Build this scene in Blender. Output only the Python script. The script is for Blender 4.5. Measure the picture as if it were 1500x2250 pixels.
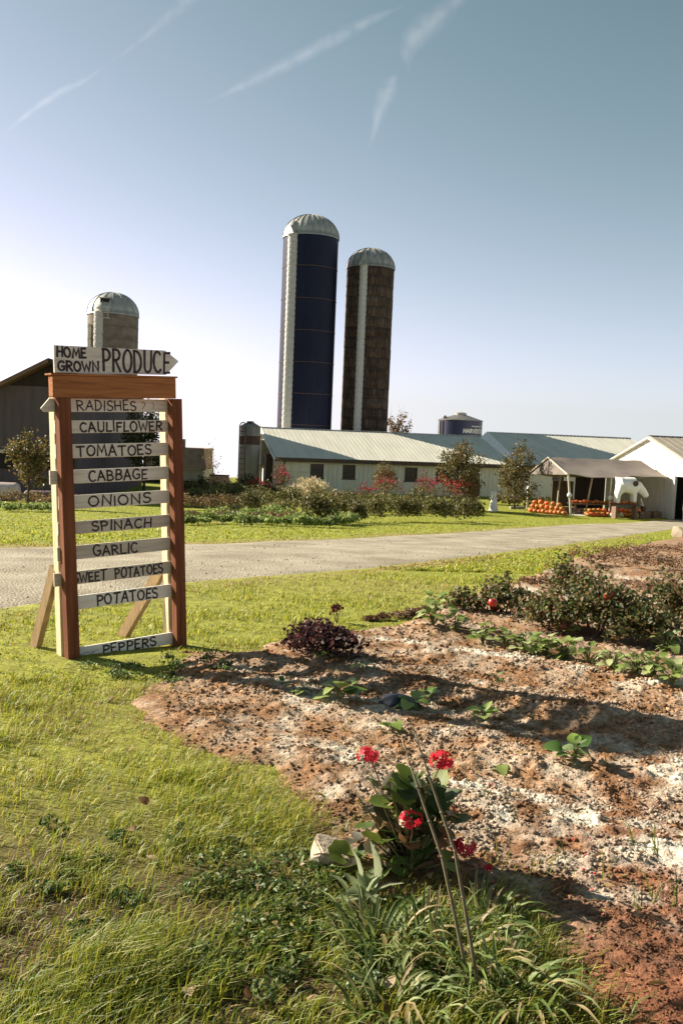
import bpy, bmesh, math, random
import numpy as np
from mathutils import Vector, Matrix, Euler

random.seed(7)
rng = np.random.default_rng(11)
R = math.radians
SC = bpy.context.scene
COL = SC.collection
for o in list(bpy.data.objects):
    bpy.data.objects.remove(o)

# ------------------------------------------------------------------ camera
F_PX, CX, CY = 2000.0, 750.0, 1125.0          # 32 mm lens on a 24x36 frame
CAM_MAT = (Matrix.Translation((0, 0, 1.5)) @ Matrix.Rotation(R(90 - 4.9), 4, 'X') @ Matrix.Rotation(R(2.3), 4, 'Z'))
cam_d = bpy.data.cameras.new('camera')
cam_d.sensor_fit = 'VERTICAL'
cam_d.sensor_height = 36.0
cam_d.sensor_width = 24.0
cam_d.lens = 32.0
cam_d.clip_start = 0.05
cam_d.clip_end = 20000
cam = bpy.data.objects.new('camera', cam_d)
COL.objects.link(cam)
cam.matrix_world = CAM_MAT
SC.camera = cam

# ------------------------------------------------------------------ light
SUN_AZ, SUN_EL = 156.0, 29.0                  # azimuth counter-clockwise from +X
world = bpy.data.worlds.new('World')
SC.world = world
world.use_nodes = True
wn, wl = world.node_tree.nodes, world.node_tree.links
bg = wn['Background']
sky = wn.new('ShaderNodeTexSky')
sky.sky_type = 'NISHITA'
sky.sun_disc = False
sky.sun_elevation = R(SUN_EL)
sky.sun_rotation = R(90 - SUN_AZ)
sky.altitude = 100
sky.air_density = 0.72
sky.dust_density = 0.35
sky.ozone_density = 2.0
wtc = wn.new('ShaderNodeTexCoord'); wsep = wn.new('ShaderNodeSeparateXYZ'); wcmb = wn.new('ShaderNodeCombineXYZ'); wmax = wn.new('ShaderNodeMath')
wmax.operation = 'MAXIMUM'; wmax.inputs[1].default_value = 0.035      # below the brow of the hill the sky stays as it is at the horizon
wl.new(wtc.outputs['Generated'], wsep.inputs[0])
for k in ('X', 'Y'): wl.new(wsep.outputs[k], wcmb.inputs[k])
wl.new(wsep.outputs['Z'], wmax.inputs[0]); wl.new(wmax.outputs[0], wcmb.inputs['Z'])
wl.new(wcmb.outputs[0], sky.inputs['Vector'])
whs = wn.new('ShaderNodeHueSaturation'); whs.inputs['Saturation'].default_value = 0.35
wl.new(sky.outputs['Color'], whs.inputs['Color'])
# film response of the sky: neutral and pale low down, deeper and slightly teal overhead
SKY_REF, SKY_POW = 4.6, {'Red': 1.72, 'Green': 1.28, 'Blue': 1.42}
wse = wn.new('ShaderNodeSeparateColor'); wco = wn.new('ShaderNodeCombineColor')
wl.new(whs.outputs['Color'], wse.inputs['Color'])
for ch, pw in SKY_POW.items():
    d1 = wn.new('ShaderNodeMath'); d1.operation = 'DIVIDE'; d1.inputs[1].default_value = SKY_REF
    d2 = wn.new('ShaderNodeMath'); d2.operation = 'POWER'; d2.inputs[1].default_value = pw
    d3 = wn.new('ShaderNodeMath'); d3.operation = 'MULTIPLY'; d3.inputs[1].default_value = SKY_REF
    wl.new(wse.outputs[ch], d1.inputs[0]); wl.new(d1.outputs[0], d2.inputs[0]); wl.new(d2.outputs[0], d3.inputs[0]); wl.new(d3.outputs[0], wco.inputs[ch])
wl.new(wco.outputs['Color'], bg.inputs['Color'])
bg.inputs['Strength'].default_value = 0.055

sun_d = bpy.data.lights.new('sun', 'SUN')
sun_d.energy = 5.0
sun_d.angle = R(0.55)
sun_d.color = (1.0, 0.90, 0.74)
sun = bpy.data.objects.new('sun', sun_d)
COL.objects.link(sun)
sd = Vector((math.cos(R(SUN_AZ)) * math.cos(R(SUN_EL)), math.sin(R(SUN_AZ)) * math.cos(R(SUN_EL)), math.sin(R(SUN_EL))))
sun.rotation_euler = sd.to_track_quat('Z', 'Y').to_euler()
sun.location = (-30, 20, 30)

SC.view_settings.view_transform = 'Standard'
SC.view_settings.look = 'None'
SC.view_settings.gamma = 1.0
SC.view_settings.use_curve_mapping = False
SC.view_settings.exposure = 1.32

# ------------------------------------------------------------------ terrain
def softp(t, k):
    t = np.asarray(t, float)
    return k * np.logaddexp(0, t / k)

def hgt(x, y):
    """the yard: level by the sign, falling to the farm buildings, dropping away behind them"""
    x = np.asarray(x, float); y = np.asarray(y, float)
    z = -0.065 * (softp(y - 8, 1.2) - softp(y - 45, 2.0)) - 0.064 * softp(y - 76, 2.5)
    z = z + 0.012 * np.sin(x * 1.3 + 0.7) * np.sin(y * 0.9) * np.clip(y / 4, 0, 1)
    return z

def H(x, y):
    return float(hgt(x, y))

CAM_P = CAM_MAT.to_translation()
CAM_R = CAM_MAT.to_3x3()
def ray(px, py):
    return CAM_R @ Vector(((px - CX) / F_PX, -(py - CY) / F_PX, -1.0))
def at(px, py, Y):
    d = ray(px, py)
    return CAM_P + d * (Y / d.y)
def hit(px, py):
    """where the sight line meets the ground"""
    d = ray(px, py); t = 0.5
    while t < 500:
        p = CAM_P + d * t
        if p.z < H(p.x, p.y):
            break
        t *= 1.02
    a, b = t / 1.02, t
    for _ in range(30):
        m = (a + b) / 2; p = CAM_P + d * m
        if p.z < H(p.x, p.y): b = m
        else: a = m
    return CAM_P + d * b

# ------------------------------------------------------------------ noise (for mesh relief)
_perm = rng.random((256, 256))
def vnoise(x, y):
    x = np.asarray(x, float); y = np.asarray(y, float)
    xi = np.floor(x).astype(int); yi = np.floor(y).astype(int)
    fx = x - xi; fy = y - yi
    fx = fx * fx * (3 - 2 * fx); fy = fy * fy * (3 - 2 * fy)
    a = _perm[xi % 256, yi % 256]; b = _perm[(xi + 1) % 256, yi % 256]
    c = _perm[xi % 256, (yi + 1) % 256]; d = _perm[(xi + 1) % 256, (yi + 1) % 256]
    return (a * (1 - fx) + b * fx) * (1 - fy) + (c * (1 - fx) + d * fx) * fy
def fbm(x, y, o=4):
    s = 0; a = .5
    for i in range(o):
        s = s + a * vnoise(x * 2 ** i + 13.7 * i, y * 2 ** i + 7.1 * i); a *= .5
    return s

def inpoly(x, y, poly):
    x = np.asarray(x, float); y = np.asarray(y, float)
    r = np.zeros(x.shape, bool); n = len(poly)
    for i in range(n):
        x0, y0 = poly[i]; x1, y1 = poly[(i + 1) % n]
        c = ((y0 > y) != (y1 > y))
        with np.errstate(divide='ignore', invalid='ignore'):
            xx = (x1 - x0) * (y - y0) / (y1 - y0 + 1e-12) + x0
        r ^= c & (x < xx)
    return r
def polydist(x, y, poly):
    """signed distance, positive inside"""
    x = np.asarray(x, float); y = np.asarray(y, float)
    d = np.full(x.shape, 1e9); n = len(poly)
    for i in range(n):
        x0, y0 = poly[i]; x1, y1 = poly[(i + 1) % n]
        dx, dy = x1 - x0, y1 - y0
        t = np.clip(((x - x0) * dx + (y - y0) * dy) / (dx * dx + dy * dy + 1e-12), 0, 1)
        d = np.minimum(d, np.hypot(x - x0 - t * dx, y - y0 - t * dy))
    return np.where(inpoly(x, y, poly), d, -d)

# ------------------------------------------------------------------ materials
MATS = {}
def new_mat(name):
    m = bpy.data.materials.new(name); m.use_nodes = True
    MATS[name] = m
    nt = m.node_tree
    return m, nt.nodes, nt.links, nt.nodes['Principled BSDF']

def mat(name, c1, c2=None, scale=6.0, rough=.8, metal=0.0, bump=0.0, bscale=None, stretch=(1, 1, 1), detail=5.0, spec=None, c3=None, dist=.0):
    """two or three colours mixed by noise in object space, with a little relief"""
    m, N, L, P = new_mat(name)
    c2 = c2 or tuple(v * .8 for v in c1)
    tc = N.new('ShaderNodeTexCoord'); mp = N.new('ShaderNodeMapping')
    mp.inputs['Scale'].default_value = stretch
    L.new(tc.outputs['Object'], mp.inputs['Vector'])
    n = N.new('ShaderNodeTexNoise'); n.inputs['Scale'].default_value = scale; n.inputs['Detail'].default_value = detail
    n.inputs['Distortion'].default_value = dist
    L.new(mp.outputs['Vector'], n.inputs['Vector'])
    cr = N.new('ShaderNodeValToRGB')
    e = cr.color_ramp.elements
    e[0].position = .32; e[0].color = (*c1, 1); e[1].position = .68; e[1].color = (*c2, 1)
    if c3:
        k = e.new(.5); k.color = (*c3, 1)
    L.new(n.outputs['Fac'], cr.inputs['Fac'])
    L.new(cr.outputs['Color'], P.inputs['Base Color'])
    P.inputs['Roughness'].default_value = rough
    P.inputs['Metallic'].default_value = metal
    if spec is not None: P.inputs['Specular IOR Level'].default_value = spec
    if bump:
        n2 = N.new('ShaderNodeTexNoise'); n2.inputs['Scale'].default_value = bscale or scale * 4; n2.inputs['Detail'].default_value = 6
        L.new(mp.outputs['Vector'], n2.inputs['Vector'])
        b = N.new('ShaderNodeBump'); b.inputs['Strength'].default_value = bump; b.inputs['Distance'].default_value = .02
        L.new(n2.outputs['Fac'], b.inputs['Height']); L.new(b.outputs['Normal'], P.inputs['Normal'])
    return m

def leaf_mat(name, trans=.35, rough=.55, tint=(1, 1, 1)):
    """foliage: colour from the mesh's own leaf colours, light passing through"""
    m, N, L, P = new_mat(name)
    a = N.new('ShaderNodeAttribute'); a.attribute_name = 'Col'
    mx = N.new('ShaderNodeMix'); mx.data_type = 'RGBA'; mx.blend_type = 'MULTIPLY'
    mx.inputs['Factor'].default_value = 1
    L.new(a.outputs['Color'], mx.inputs['A']); mx.inputs['B'].default_value = (*tint, 1)
    L.new(mx.outputs['Result'], P.inputs['Base Color'])
    P.inputs['Roughness'].default_value = rough
    P.inputs['Specular IOR Level'].default_value = .35
    t = N.new('ShaderNodeBsdfTranslucent')
    L.new(mx.outputs['Result'], t.inputs['Color'])
    ms = N.new('ShaderNodeMixShader'); ms.inputs[0].default_value = trans
    L.new(P.outputs[0], ms.inputs[1]); L.new(t.outputs[0], ms.inputs[2])
    L.new(ms.outputs[0], N['Material Output'].inputs['Surface'])
    return m

def attr_mat(name, rough=.9, bump=.3, bscale=60, nmix=.35, nscale=25):
    m, N, L, P = new_mat(name)
    a = N.new('ShaderNodeAttribute'); a.attribute_name = 'Col'
    tc = N.new('ShaderNodeTexCoord')
    n = N.new('ShaderNodeTexNoise'); n.inputs['Scale'].default_value = nscale; n.inputs['Detail'].default_value = 6
    L.new(tc.outputs['Object'], n.inputs['Vector'])
    mr = N.new('ShaderNodeMapRange'); mr.inputs['From Min'].default_value = .3; mr.inputs['From Max'].default_value = .7
    mr.inputs['To Min'].default_value = 1 - nmix; mr.inputs['To Max'].default_value = 1 + nmix
    L.new(n.outputs['Fac'], mr.inputs['Value'])
    mx = N.new('ShaderNodeMix'); mx.data_type = 'RGBA'; mx.blend_type = 'MULTIPLY'; mx.inputs['Factor'].default_value = 1
    L.new(a.outputs['Color'], mx.inputs['A']); L.new(mr.outputs['Result'], mx.inputs['B'])
    L.new(mx.outputs['Result'], P.inputs['Base Color'])
    P.inputs['Roughness'].default_value = rough
    P.inputs['Specular IOR Level'].default_value = .2
    if bump:
        n2 = N.new('ShaderNodeTexNoise'); n2.inputs['Scale'].default_value = bscale; n2.inputs['Detail'].default_value = 8
        L.new(tc.outputs['Object'], n2.inputs['Vector'])
        b = N.new('ShaderNodeBump'); b.inputs['Strength'].default_value = bump; b.inputs['Distance'].default_value = .02
        L.new(n2.outputs['Fac'], b.inputs['Height']); L.new(b.outputs['Normal'], P.inputs['Normal'])
    return m

# ------------------------------------------------------------------ mesh helpers
def link(name, me, m=None, parent=None, smooth=False):
    o = bpy.data.objects.new(name, me)
    COL.objects.link(o)
    if m is not None and not me.materials: me.materials.append(m)
    if parent is not None: o.parent = parent
    if smooth:
        me.polygons.foreach_set('use_smooth', np.ones(len(me.polygons), bool))
    return o

def np_mesh(name, V, Fc, C=None):
    """vertices (n,3), faces (m,k), colours (n,3)"""
    V = np.ascontiguousarray(V, np.float32); Fc = np.ascontiguousarray(Fc, np.int32)
    me = bpy.data.meshes.new(name)
    me.vertices.add(len(V)); me.vertices.foreach_set('co', V.ravel())
    m, k = Fc.shape
    me.loops.add(m * k); me.loops.foreach_set('vertex_index', Fc.ravel())
    me.polygons.add(m); me.polygons.foreach_set('loop_start', np.arange(0, m * k, k, dtype=np.int32))
    me.update(calc_edges=True)
    if C is not None:
        a = me.color_attributes.new('Col', 'FLOAT_COLOR', 'POINT')
        a.data.foreach_set('color', np.concatenate([C, np.ones((len(C), 1))], 1).astype(np.float32).ravel())
    return me

class MB:
    def __init__(s): s.v = []; s.f = []
    def add(s, vs, fs):
        b = len(s.v); s.v += [tuple(v) for v in vs]; s.f += [tuple(i + b for i in f) for f in fs]; return s
    def box(s, x0, x1, y0, y1, z0, z1, M=None):
        vs = [Vector((x, y, z)) for x in (x0, x1) for y in (y0, y1) for z in (z0, z1)]
        if M is not None: vs = [M @ v for v in vs]
        return s.add(vs, [(0, 1, 3, 2), (4, 6, 7, 5), (0, 4, 5, 1), (2, 3, 7, 6), (0, 2, 6, 4), (1, 5, 7, 3)])
    def beam(s, p, q, w, d, up=(0, 0, 1)):
        """rectangular bar from p to q"""
        p, q = Vector(p), Vector(q); z = (q - p).normalized(); x = Vector(up).cross(z)
        if x.length < 1e-4: x = Vector((1, 0, 0)).cross(z)
        x.normalize(); y = z.cross(x)
        vs = [e + x * (a * w / 2) + y * (b * d / 2) for e in (p, q) for a, b in ((-1, -1), (1, -1), (1, 1), (-1, 1))]
        return s.add(vs, [(3, 2, 1, 0), (4, 5, 6, 7), (0, 1, 5, 4), (1, 2, 6, 5), (2, 3, 7, 6), (3, 0, 4, 7)])
    def tube(s, pts, rad, n=8, cap=True):
        pts = [Vector(p) for p in pts]
        if not hasattr(rad, '__len__'): rad = [rad] * len(pts)
        b = len(s.v); prev = None
        for i, p in enumerate(pts):
            t = (pts[min(i + 1, len(pts) - 1)] - pts[max(i - 1, 0)]).normalized()
            if prev is None:
                prev = t.orthogonal().normalized()
            x = (prev - t * prev.dot(t)).normalized(); prev = x; y = t.cross(x)
            for k in range(n):
                a = 2 * math.pi * k / n
                s.v.append(tuple(p + (x * math.cos(a) + y * math.sin(a)) * rad[i]))
        for i in range(len(pts) - 1):
            for k in range(n):
                k2 = (k + 1) % n
                s.f.append((b + i * n + k, b + i * n + k2, b + (i + 1) * n + k2, b + (i + 1) * n + k))
        if cap:
            s.f.append(tuple(b + k for k in range(n - 1, -1, -1)))
            s.f.append(tuple(b + (len(pts) - 1) * n + k for k in range(n)))
        return s
    def lathe(s, prof, n=24, c=(0, 0, 0), a0=0, a1=2 * math.pi, mod=None):
        full = abs(a1 - a0 - 2 * math.pi) < 1e-6; m = n if full else n + 1
        b = len(s.v)
        for r, z in prof:
            for k in range(m):
                a = a0 + (a1 - a0) * k / n
                rr = r * (mod(a, z) if mod else 1)
                s.v.append((c[0] + rr * math.cos(a), c[1] + rr * math.sin(a), c[2] + z))
        for i in range(len(prof) - 1):
            for k in range(n):
                k2 = (k + 1) % m
                s.f.append((b + i * m + k, b + i * m + k2, b + (i + 1) * m + k2, b + (i + 1) * m + k))
        return s
    def prism(s, poly, d0, d1, axis='y'):
        """polygon (a,b) extruded: axis y -> (a, d, b); axis x -> (d, a, b); axis z -> (a, b, d)"""
        f = {'y': lambda a, b, d: (a, d, b), 'x': lambda a, b, d: (d, a, b), 'z': lambda a, b, d: (a, b, d)}[axis]
        n = len(poly)
        vs = [f(a, b, d0) for a, b in poly] + [f(a, b, d1) for a, b in poly]
        return s.add(vs, [tuple(range(n)), tuple(range(2 * n - 1, n - 1, -1))] + [(i, i + n, (i + 1) % n + n, (i + 1) % n) for i in range(n)])
    def build(s, name, m, parent=None, bevel=0, smooth=False, angle=None):
        me = bpy.data.meshes.new(name)
        me.from_pydata(s.v, [], s.f)
        bm = bmesh.new(); bm.from_mesh(me)
        bmesh.ops.recalc_face_normals(bm, faces=bm.faces)
        if bevel:
            bmesh.ops.bevel(bm, geom=list(bm.edges), offset=bevel, segments=1, affect='EDGES', clamp_overlap=True)
        bm.to_mesh(me); bm.free()
        o = link(name, me, m, parent, smooth)
        if smooth and angle:
            me.set_sharp_from_angle(angle=R(angle))
        return o

def thing(name, label, cat, loc=(0, 0, 0), rotz=0, group=None):
    o = bpy.data.objects.new(name, None); COL.objects.link(o)
    o.empty_display_size = .1
    o.location = loc; o.rotation_euler = (0, 0, rotz)
    o['label'] = label; o['category'] = cat
    if group: o['group'] = group
    return o
def tag(o, label=None, cat=None, group=None, kind=None):
    if label: o['label'] = label
    if cat: o['category'] = cat
    if group: o['group'] = group
    if kind: o['kind'] = kind
    return o
def dup(root, loc, rotz=0, label=None, scale=1):
    r = root.copy(); COL.objects.link(r); r.location = loc; r.rotation_euler = (0, 0, rotz)
    r.scale = (scale,) * 3
    if label: r['label'] = label
    for ch in list(root.children):
        c = ch.copy(); COL.objects.link(c); c.parent = r
        for g in list(ch.children):
            d = g.copy(); COL.objects.link(d); d.parent = c
    return r

def pal(n, cols, weights=None, jit=.12):
    """n colours picked from a palette with jitter"""
    cols = np.array(cols, float)
    w = None if weights is None else np.array(weights, float) / sum(weights)
    c = cols[rng.choice(len(cols), n, p=w)]
    c = c * (1 + rng.normal(0, jit, (n, 1))) * (1 + rng.normal(0, jit * .4, (n, 3)))
    return np.clip(c, .004, .95)

def leaf_arrays(cen, size, cols, up=.4, aspect=.62, fold=.18, direc=None):
    """folded diamond leaves: 4 vertices and 2 triangles each"""
    n = len(cen); size = np.broadcast_to(size, (n,))[:, None]
    d = rng.normal(0, 1, (n, 3)) if direc is None else direc + rng.normal(0, .5, (n, 3))
    d /= np.linalg.norm(d, axis=1, keepdims=True)
    nn = rng.normal(0, 1, (n, 3)); nn[:, 2] = np.abs(nn[:, 2]) + up
    s = np.cross(d, nn); s /= np.linalg.norm(s, axis=1, keepdims=True) + 1e-9
    nn = np.cross(s, d)
    w = size * aspect * .5
    b = cen - d * size * .5; t = cen + d * size * .5
    m = cen - d * size * .06 + nn * size * fold
    l = m + s * w; r = m - s * w; l -= nn * size * fold * .0; b2 = b; t2 = t
    V = np.stack([b2, l, t2, r], 1).reshape(-1, 3)
    i = np.arange(n)[:, None] * 4
    Fc = np.concatenate([i + [[0, 1, 2]], i + [[0, 2, 3]]], 0)
    return V, Fc, np.repeat(cols, 4, 0)

def leaves(name, m, parent, cen, size, cols, **k):
    V, Fc, C = leaf_arrays(np.asarray(cen, float), size, cols, **k)
    return link(name, np_mesh(name, V, Fc, C), m, parent)

def ell_points(n, c, r, lump=.25, shell=.55, flat_bottom=True):
    """points through a lumpy ellipsoid, denser toward the outside"""
    d = rng.normal(0, 1, (n, 3)); d /= np.linalg.norm(d, axis=1, keepdims=True)
    if flat_bottom:
        d[:, 2] = np.where(d[:, 2] < -.55, -d[:, 2] * .5, d[:, 2])
    rad = (shell + (1 - shell) * rng.random(n)) ** .8
    rad = rad * (1 - lump + 2 * lump * vnoise(d[:, 0] * 2.3 + c[0] * 3 + 50, d[:, 1] * 2.3 + d[:, 2] * 1.9 + c[1] * 5 + 50))
    return np.array(c) + d * rad[:, None] * np.array(r)

# ================================================================== THE SETTING
def hits(l):
    return [(p.x, p.y) for p in (hit(*q) for q in l)]
ROAD_NEAR = hits([(0, 1355), (150, 1325), (400, 1287), (700, 1262), (1000, 1230), (1250, 1198), (1500, 1160)])
ROAD_FAR = hits([(0, 1202), (400, 1196), (700, 1185), (1000, 1170), (1250, 1152), (1500, 1137)])
ROAD_NEAR = [(-6.5, 2.2), (-4.2, 5.0)] + ROAD_NEAR + [(22.0, 47.5), (40, 58)]
ROAD_FAR = [(-13.5, 6.5), (-9.0, 10.4)] + ROAD_FAR + [(24.0, 54.5), (40, 66)]
ROAD = ROAD_NEAR + ROAD_FAR[::-1]
SOIL = hits([(1500, 1178), (1300, 1218), (1150, 1268), (980, 1332), (850, 1376), (700, 1398), (560, 1428), (410, 1436), (360, 1490), (310, 1545),
             (330, 1590), (430, 1640), (600, 1690), (670, 1760), (690, 1850), (720, 1930), (820, 1960), (1120, 2010), (1200, 2100), (1270, 2250)])
SOIL = SOIL + [(0.62, 1.4), (4.5, 1.4), (9.0, 8.0), (16.0, 27.0)]

def curve_pts(poly, step):
    out = []
    for (x0, y0), (x1, y1) in zip(poly, poly[1:]):
        n = max(1, int(math.hypot(x1 - x0, y1 - y0) / step))
        out += [(x0 + (x1 - x0) * i / n, y0 + (y1 - y0) * i / n) for i in range(n)]
    return out + [poly[-1]]

def grass_tone(x, y):
    """how dry the turf is: 0 green, 1 straw"""
    d = fbm(x * .55 + 3, y * .45 + 9, 3)
    edge = np.clip(1 - np.abs(polydist(x, y, ROAD) + .1) / .55, 0, 1)
    edge = edge * np.where(hgt(x, y) > -1.3, 1, .5)
    worn = np.exp(-((x - 1.15) ** 2 / 1.1 + (y - 9.3) ** 2 / 2.2))
    worn2 = np.exp(-((x + .1) ** 2 / .8 + (y - 9.6) ** 2 / .5))
    left = np.exp(-((x + 1.15) ** 2 / .12 + (y - 4.3) ** 2 / 1.0)) * .35
    corner = np.exp(-((x + .95) ** 2 / .1 + (y - 2.5) ** 2 / .25)) * .7
    near = np.exp(-(np.clip(-polydist(x, y, SOIL), 0, 9) / .28) ** 2) * np.clip((9 - y) / 3, 0, 1) * .55
    return np.clip((d - .54) * 1.3 + edge * .75 + worn * .9 + worn2 * .5 + near + left + corner, 0, 1)

def sdist(x, y):
    """distance into the soil bed, with a ragged edge"""
    x = np.asarray(x, float); y = np.asarray(y, float)
    return polydist(x, y, SOIL) + (fbm(x * 3.1 + 2, y * 3.1 + 5, 3) - .46) * .34 * np.clip(y / 5, .6, 1.5)

# ---- ground: one sheet out past the hill's brow
def axis(a, b, mid0, mid1, s, g):
    v = list(np.arange(mid0, mid1 + 1e-6, s)); d = s
    while v[-1] < b: d *= g; v.append(v[-1] + d)
    d = s
    while v[0] > a: d *= g; v.insert(0, v[0] - d)
    return np.array(v)
gx = axis(-1500, 1500, -14, 22, .25, 1.22); gy = axis(-60, 1500, -1, 58, .25, 1.18)
GX, GY = np.meshgrid(gx, gy)
def grid_faces(ny, nx):
    i = np.arange(ny - 1)[:, None] * nx + np.arange(nx - 1)[None, :]
    i = i.ravel()
    return np.stack([i, i + 1, i + nx + 1, i + nx], 1)
gz = hgt(GX, GY)
under = inpoly(GX, GY, ROAD) & (polydist(GX, GY, ROAD) > .3)
under2 = sdist(GX, GY) > .25
gz = gz - np.where(under, .06, 0) - np.where(under2, .10, 0)
t = grass_tone(GX.ravel(), GY.ravel())[:, None]
gc = np.array([[.205, .220, .024]]) * (1 - t) + np.array([[.27, .19, .08]]) * t
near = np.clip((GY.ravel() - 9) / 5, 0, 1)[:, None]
gn = np.clip((GY.ravel() - 2.8) / 1.2, 0, 1)[:, None]  # dark gaps between near blades put into the ground colour, with bare earth
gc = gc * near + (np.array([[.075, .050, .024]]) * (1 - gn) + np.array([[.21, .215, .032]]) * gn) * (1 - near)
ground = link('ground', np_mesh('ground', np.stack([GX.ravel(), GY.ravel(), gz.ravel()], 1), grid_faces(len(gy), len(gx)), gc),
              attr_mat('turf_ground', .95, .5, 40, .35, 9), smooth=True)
tag(ground, 'green turf of the farmyard sloping down to the barns', None, kind='structure')

# ---- gravel drive
mg, N, L, P = new_mat('gravel')
tc = N.new('ShaderNodeTexCoord')
v1 = N.new('ShaderNodeTexVoronoi'); v1.inputs['Scale'].default_value = 38
n1 = N.new('ShaderNodeTexNoise'); n1.inputs['Scale'].default_value = 1.3; n1.inputs['Detail'].default_value = 6
n2 = N.new('ShaderNodeTexNoise'); n2.inputs['Scale'].default_value = 60; n2.inputs['Detail'].default_value = 4
for q in (v1, n1, n2): L.new(tc.outputs['Object'], q.inputs['Vector'])
cr = N.new('ShaderNodeValToRGB'); e = cr.color_ramp.elements
e[0].position = .3; e[0].color = (.24, .212, .155, 1); e[1].position = .7; e[1].color = (.40, .365, .285, 1)
L.new(n1.outputs['Fac'], cr.inputs['Fac'])
cr2 = N.new('ShaderNodeValToRGB'); e = cr2.color_ramp.elements
e[0].position = .25; e[0].color = (.55, .53, .5, 1); e[1].position = .75; e[1].color = (1.35, 1.32, 1.28, 1)
L.new(n2.outputs['Fac'], cr2.inputs['Fac'])
mx = N.new('ShaderNodeMix'); mx.data_type = 'RGBA'; mx.blend_type = 'MULTIPLY'; mx.inputs['Factor'].default_value = 1
L.new(cr.outputs['Color'], mx.inputs['A']); L.new(cr2.outputs['Color'], mx.inputs['B'])
L.new(mx.outputs['Result'], P.inputs['Base Color']); P.inputs['Roughness'].default_value = .95
P.inputs['Specular IOR Level'].default_value = .15
bp = N.new('ShaderNodeBump'); bp.inputs['Strength'].default_value = .6; bp.inputs['Distance'].default_value = .02
L.new(v1.outputs['Distance'], bp.inputs['Height']); L.new(bp.outputs['Normal'], P.inputs['Normal'])
na = 120
def resample(poly, n):
    p = np.array(poly); s = np.r_[0, np.cumsum(np.hypot(*np.diff(p, axis=0).T))]
    u = np.linspace(0, 1, n) ** 1.3 * s[-1]
    return np.stack([np.interp(u, s, p[:, 0]), np.interp(u, s, p[:, 1])], 1)
A, B = resample(ROAD_NEAR, na), resample(ROAD_FAR, na)
nc = 25
s = np.linspace(0, 1, nc)
RX = A[:, None, 0] * (1 - s) + B[:, None, 0] * s; RY = A[:, None, 1] * (1 - s) + B[:, None, 1] * s
wob = (fbm(RX * 2, RY * 2, 3) - .47) * .5
edge = np.minimum(s, 1 - s)[None, :]
RX2 = RX - wob * np.where(edge < .02, 1, 0) * .9; RY2 = RY
RZ = hgt(RX2, RY2) + np.where(edge < .01, -.03, .006 + .02 * np.sin(s * math.pi)[None, :]) + (fbm(RX * 1.5, RY * 1.5, 3) - .47) * .03
ruts = -.015 * (np.exp(-((s - .3) / .07) ** 2) + np.exp(-((s - .7) / .07) ** 2))
road = link('gravel_road', np_mesh('gravel_road', np.stack([RX2.ravel(), RY2.ravel(), (RZ + ruts[None, :]).ravel()], 1), grid_faces(na, nc)), mg, smooth=True)
tag(road, 'pale gravel farm drive curving past the garden', None, kind='structure')

# ---- garden soil: tilled, with lime dust in bands along the rows
sx = axis(-1.6, 17, -1.4, 2.4, .0135, 1.03); sy = axis(1.35, 32, 1.6, 5.4, .0135, 1.018)
SX, SY = np.meshgrid(sx, sy)
ROWD = np.array([.86, -.51])          # rows run away to the upper left
def lime(x, y):
    a = x * ROWD[0] + y * ROWD[1]; b = -x * ROWD[1] + y * ROWD[0]
    w = (fbm(a * 1.1, b * 1.6, 3) - .47) * .55
    bands = 0
    for b0, wd, st in ((3.05, .16, .6), (3.55, .20, .95), (4.28, .28, .9), (5.12, .12, .5), (5.85, .24, .9), (6.75, .14, .45), (7.6, .25, .6), (9.5, .3, .5), (12.0, .4, .4)):
        bands = bands + st * np.exp(-((b + w - b0) / wd) ** 2)
    br = fbm(x * 9, y * 9, 3)
    patch = np.clip((fbm(x * 1.7 + 31, y * 1.7 + 4, 3) - .38) * 3, 0, 1)
    fade = np.clip((x + y * .35 - .9) / .5, 0, 1)
    nearfade = np.clip((y - 2.35) / .5, 0, 1)
    return np.clip((bands * (.45 + .6 * patch) + .20) * np.clip(br - .27, 0, 1) * 2.7, 0, .92) * (fade * .7 + .3) * nearfade
def soil_z(x, y):
    dd = sdist(x, y)
    a = x * ROWD[0] + y * ROWD[1]; b = -x * ROWD[1] + y * ROWD[0]
    rows = .018 * np.sin(b * 2 * math.pi / .8)
    lum = (fbm(x * 3, y * 3, 2) - .37) * .040 + np.clip(fbm(x * 17 + 5, y * 17, 4) - .44, 0, 1) * .062 + (vnoise(x * 60, y * 60) - .5) * .010
    fade = np.clip(dd / .18, 0, 1)
    return hgt(x, y) + np.where(dd > 0, .006 + (.02 + rows + lum) * fade, np.clip(dd * .4, -.05, 0) - .004)
def soil_col(x, y):
    n = fbm(x * 2.1 + 8, y * 2.1, 4)[:, None]; l = lime(x, y)[:, None]
    red = np.clip((x - .2) / 2.0 + (3.2 - y) / 2.0, 0, 1)[:, None] * .9
    base = np.array([[.265, .142, .068]]) * (1 - red) + np.array([[.205, .072, .042]]) * red
    sp = vnoise(x * 45 + 3, y * 45)[:, None]
    base = base * (.50 + .75 * n) * (.70 + .6 * sp)
    return base * (1 - l) + np.array([[.72, .67, .55]]) * l
z = soil_z(SX.ravel(), SY.ravel())
soil = link('garden_soil', np_mesh('garden_soil', np.stack([SX.ravel(), SY.ravel(), z], 1), grid_faces(len(sy), len(sx)), soil_col(SX.ravel(), SY.ravel())),
            attr_mat('tilled_soil', .97, .55, 90, .4, 38), smooth=True)
tag(soil, 'tilled brown garden soil with white lime dusted along its rows', None, kind='structure')

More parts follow.
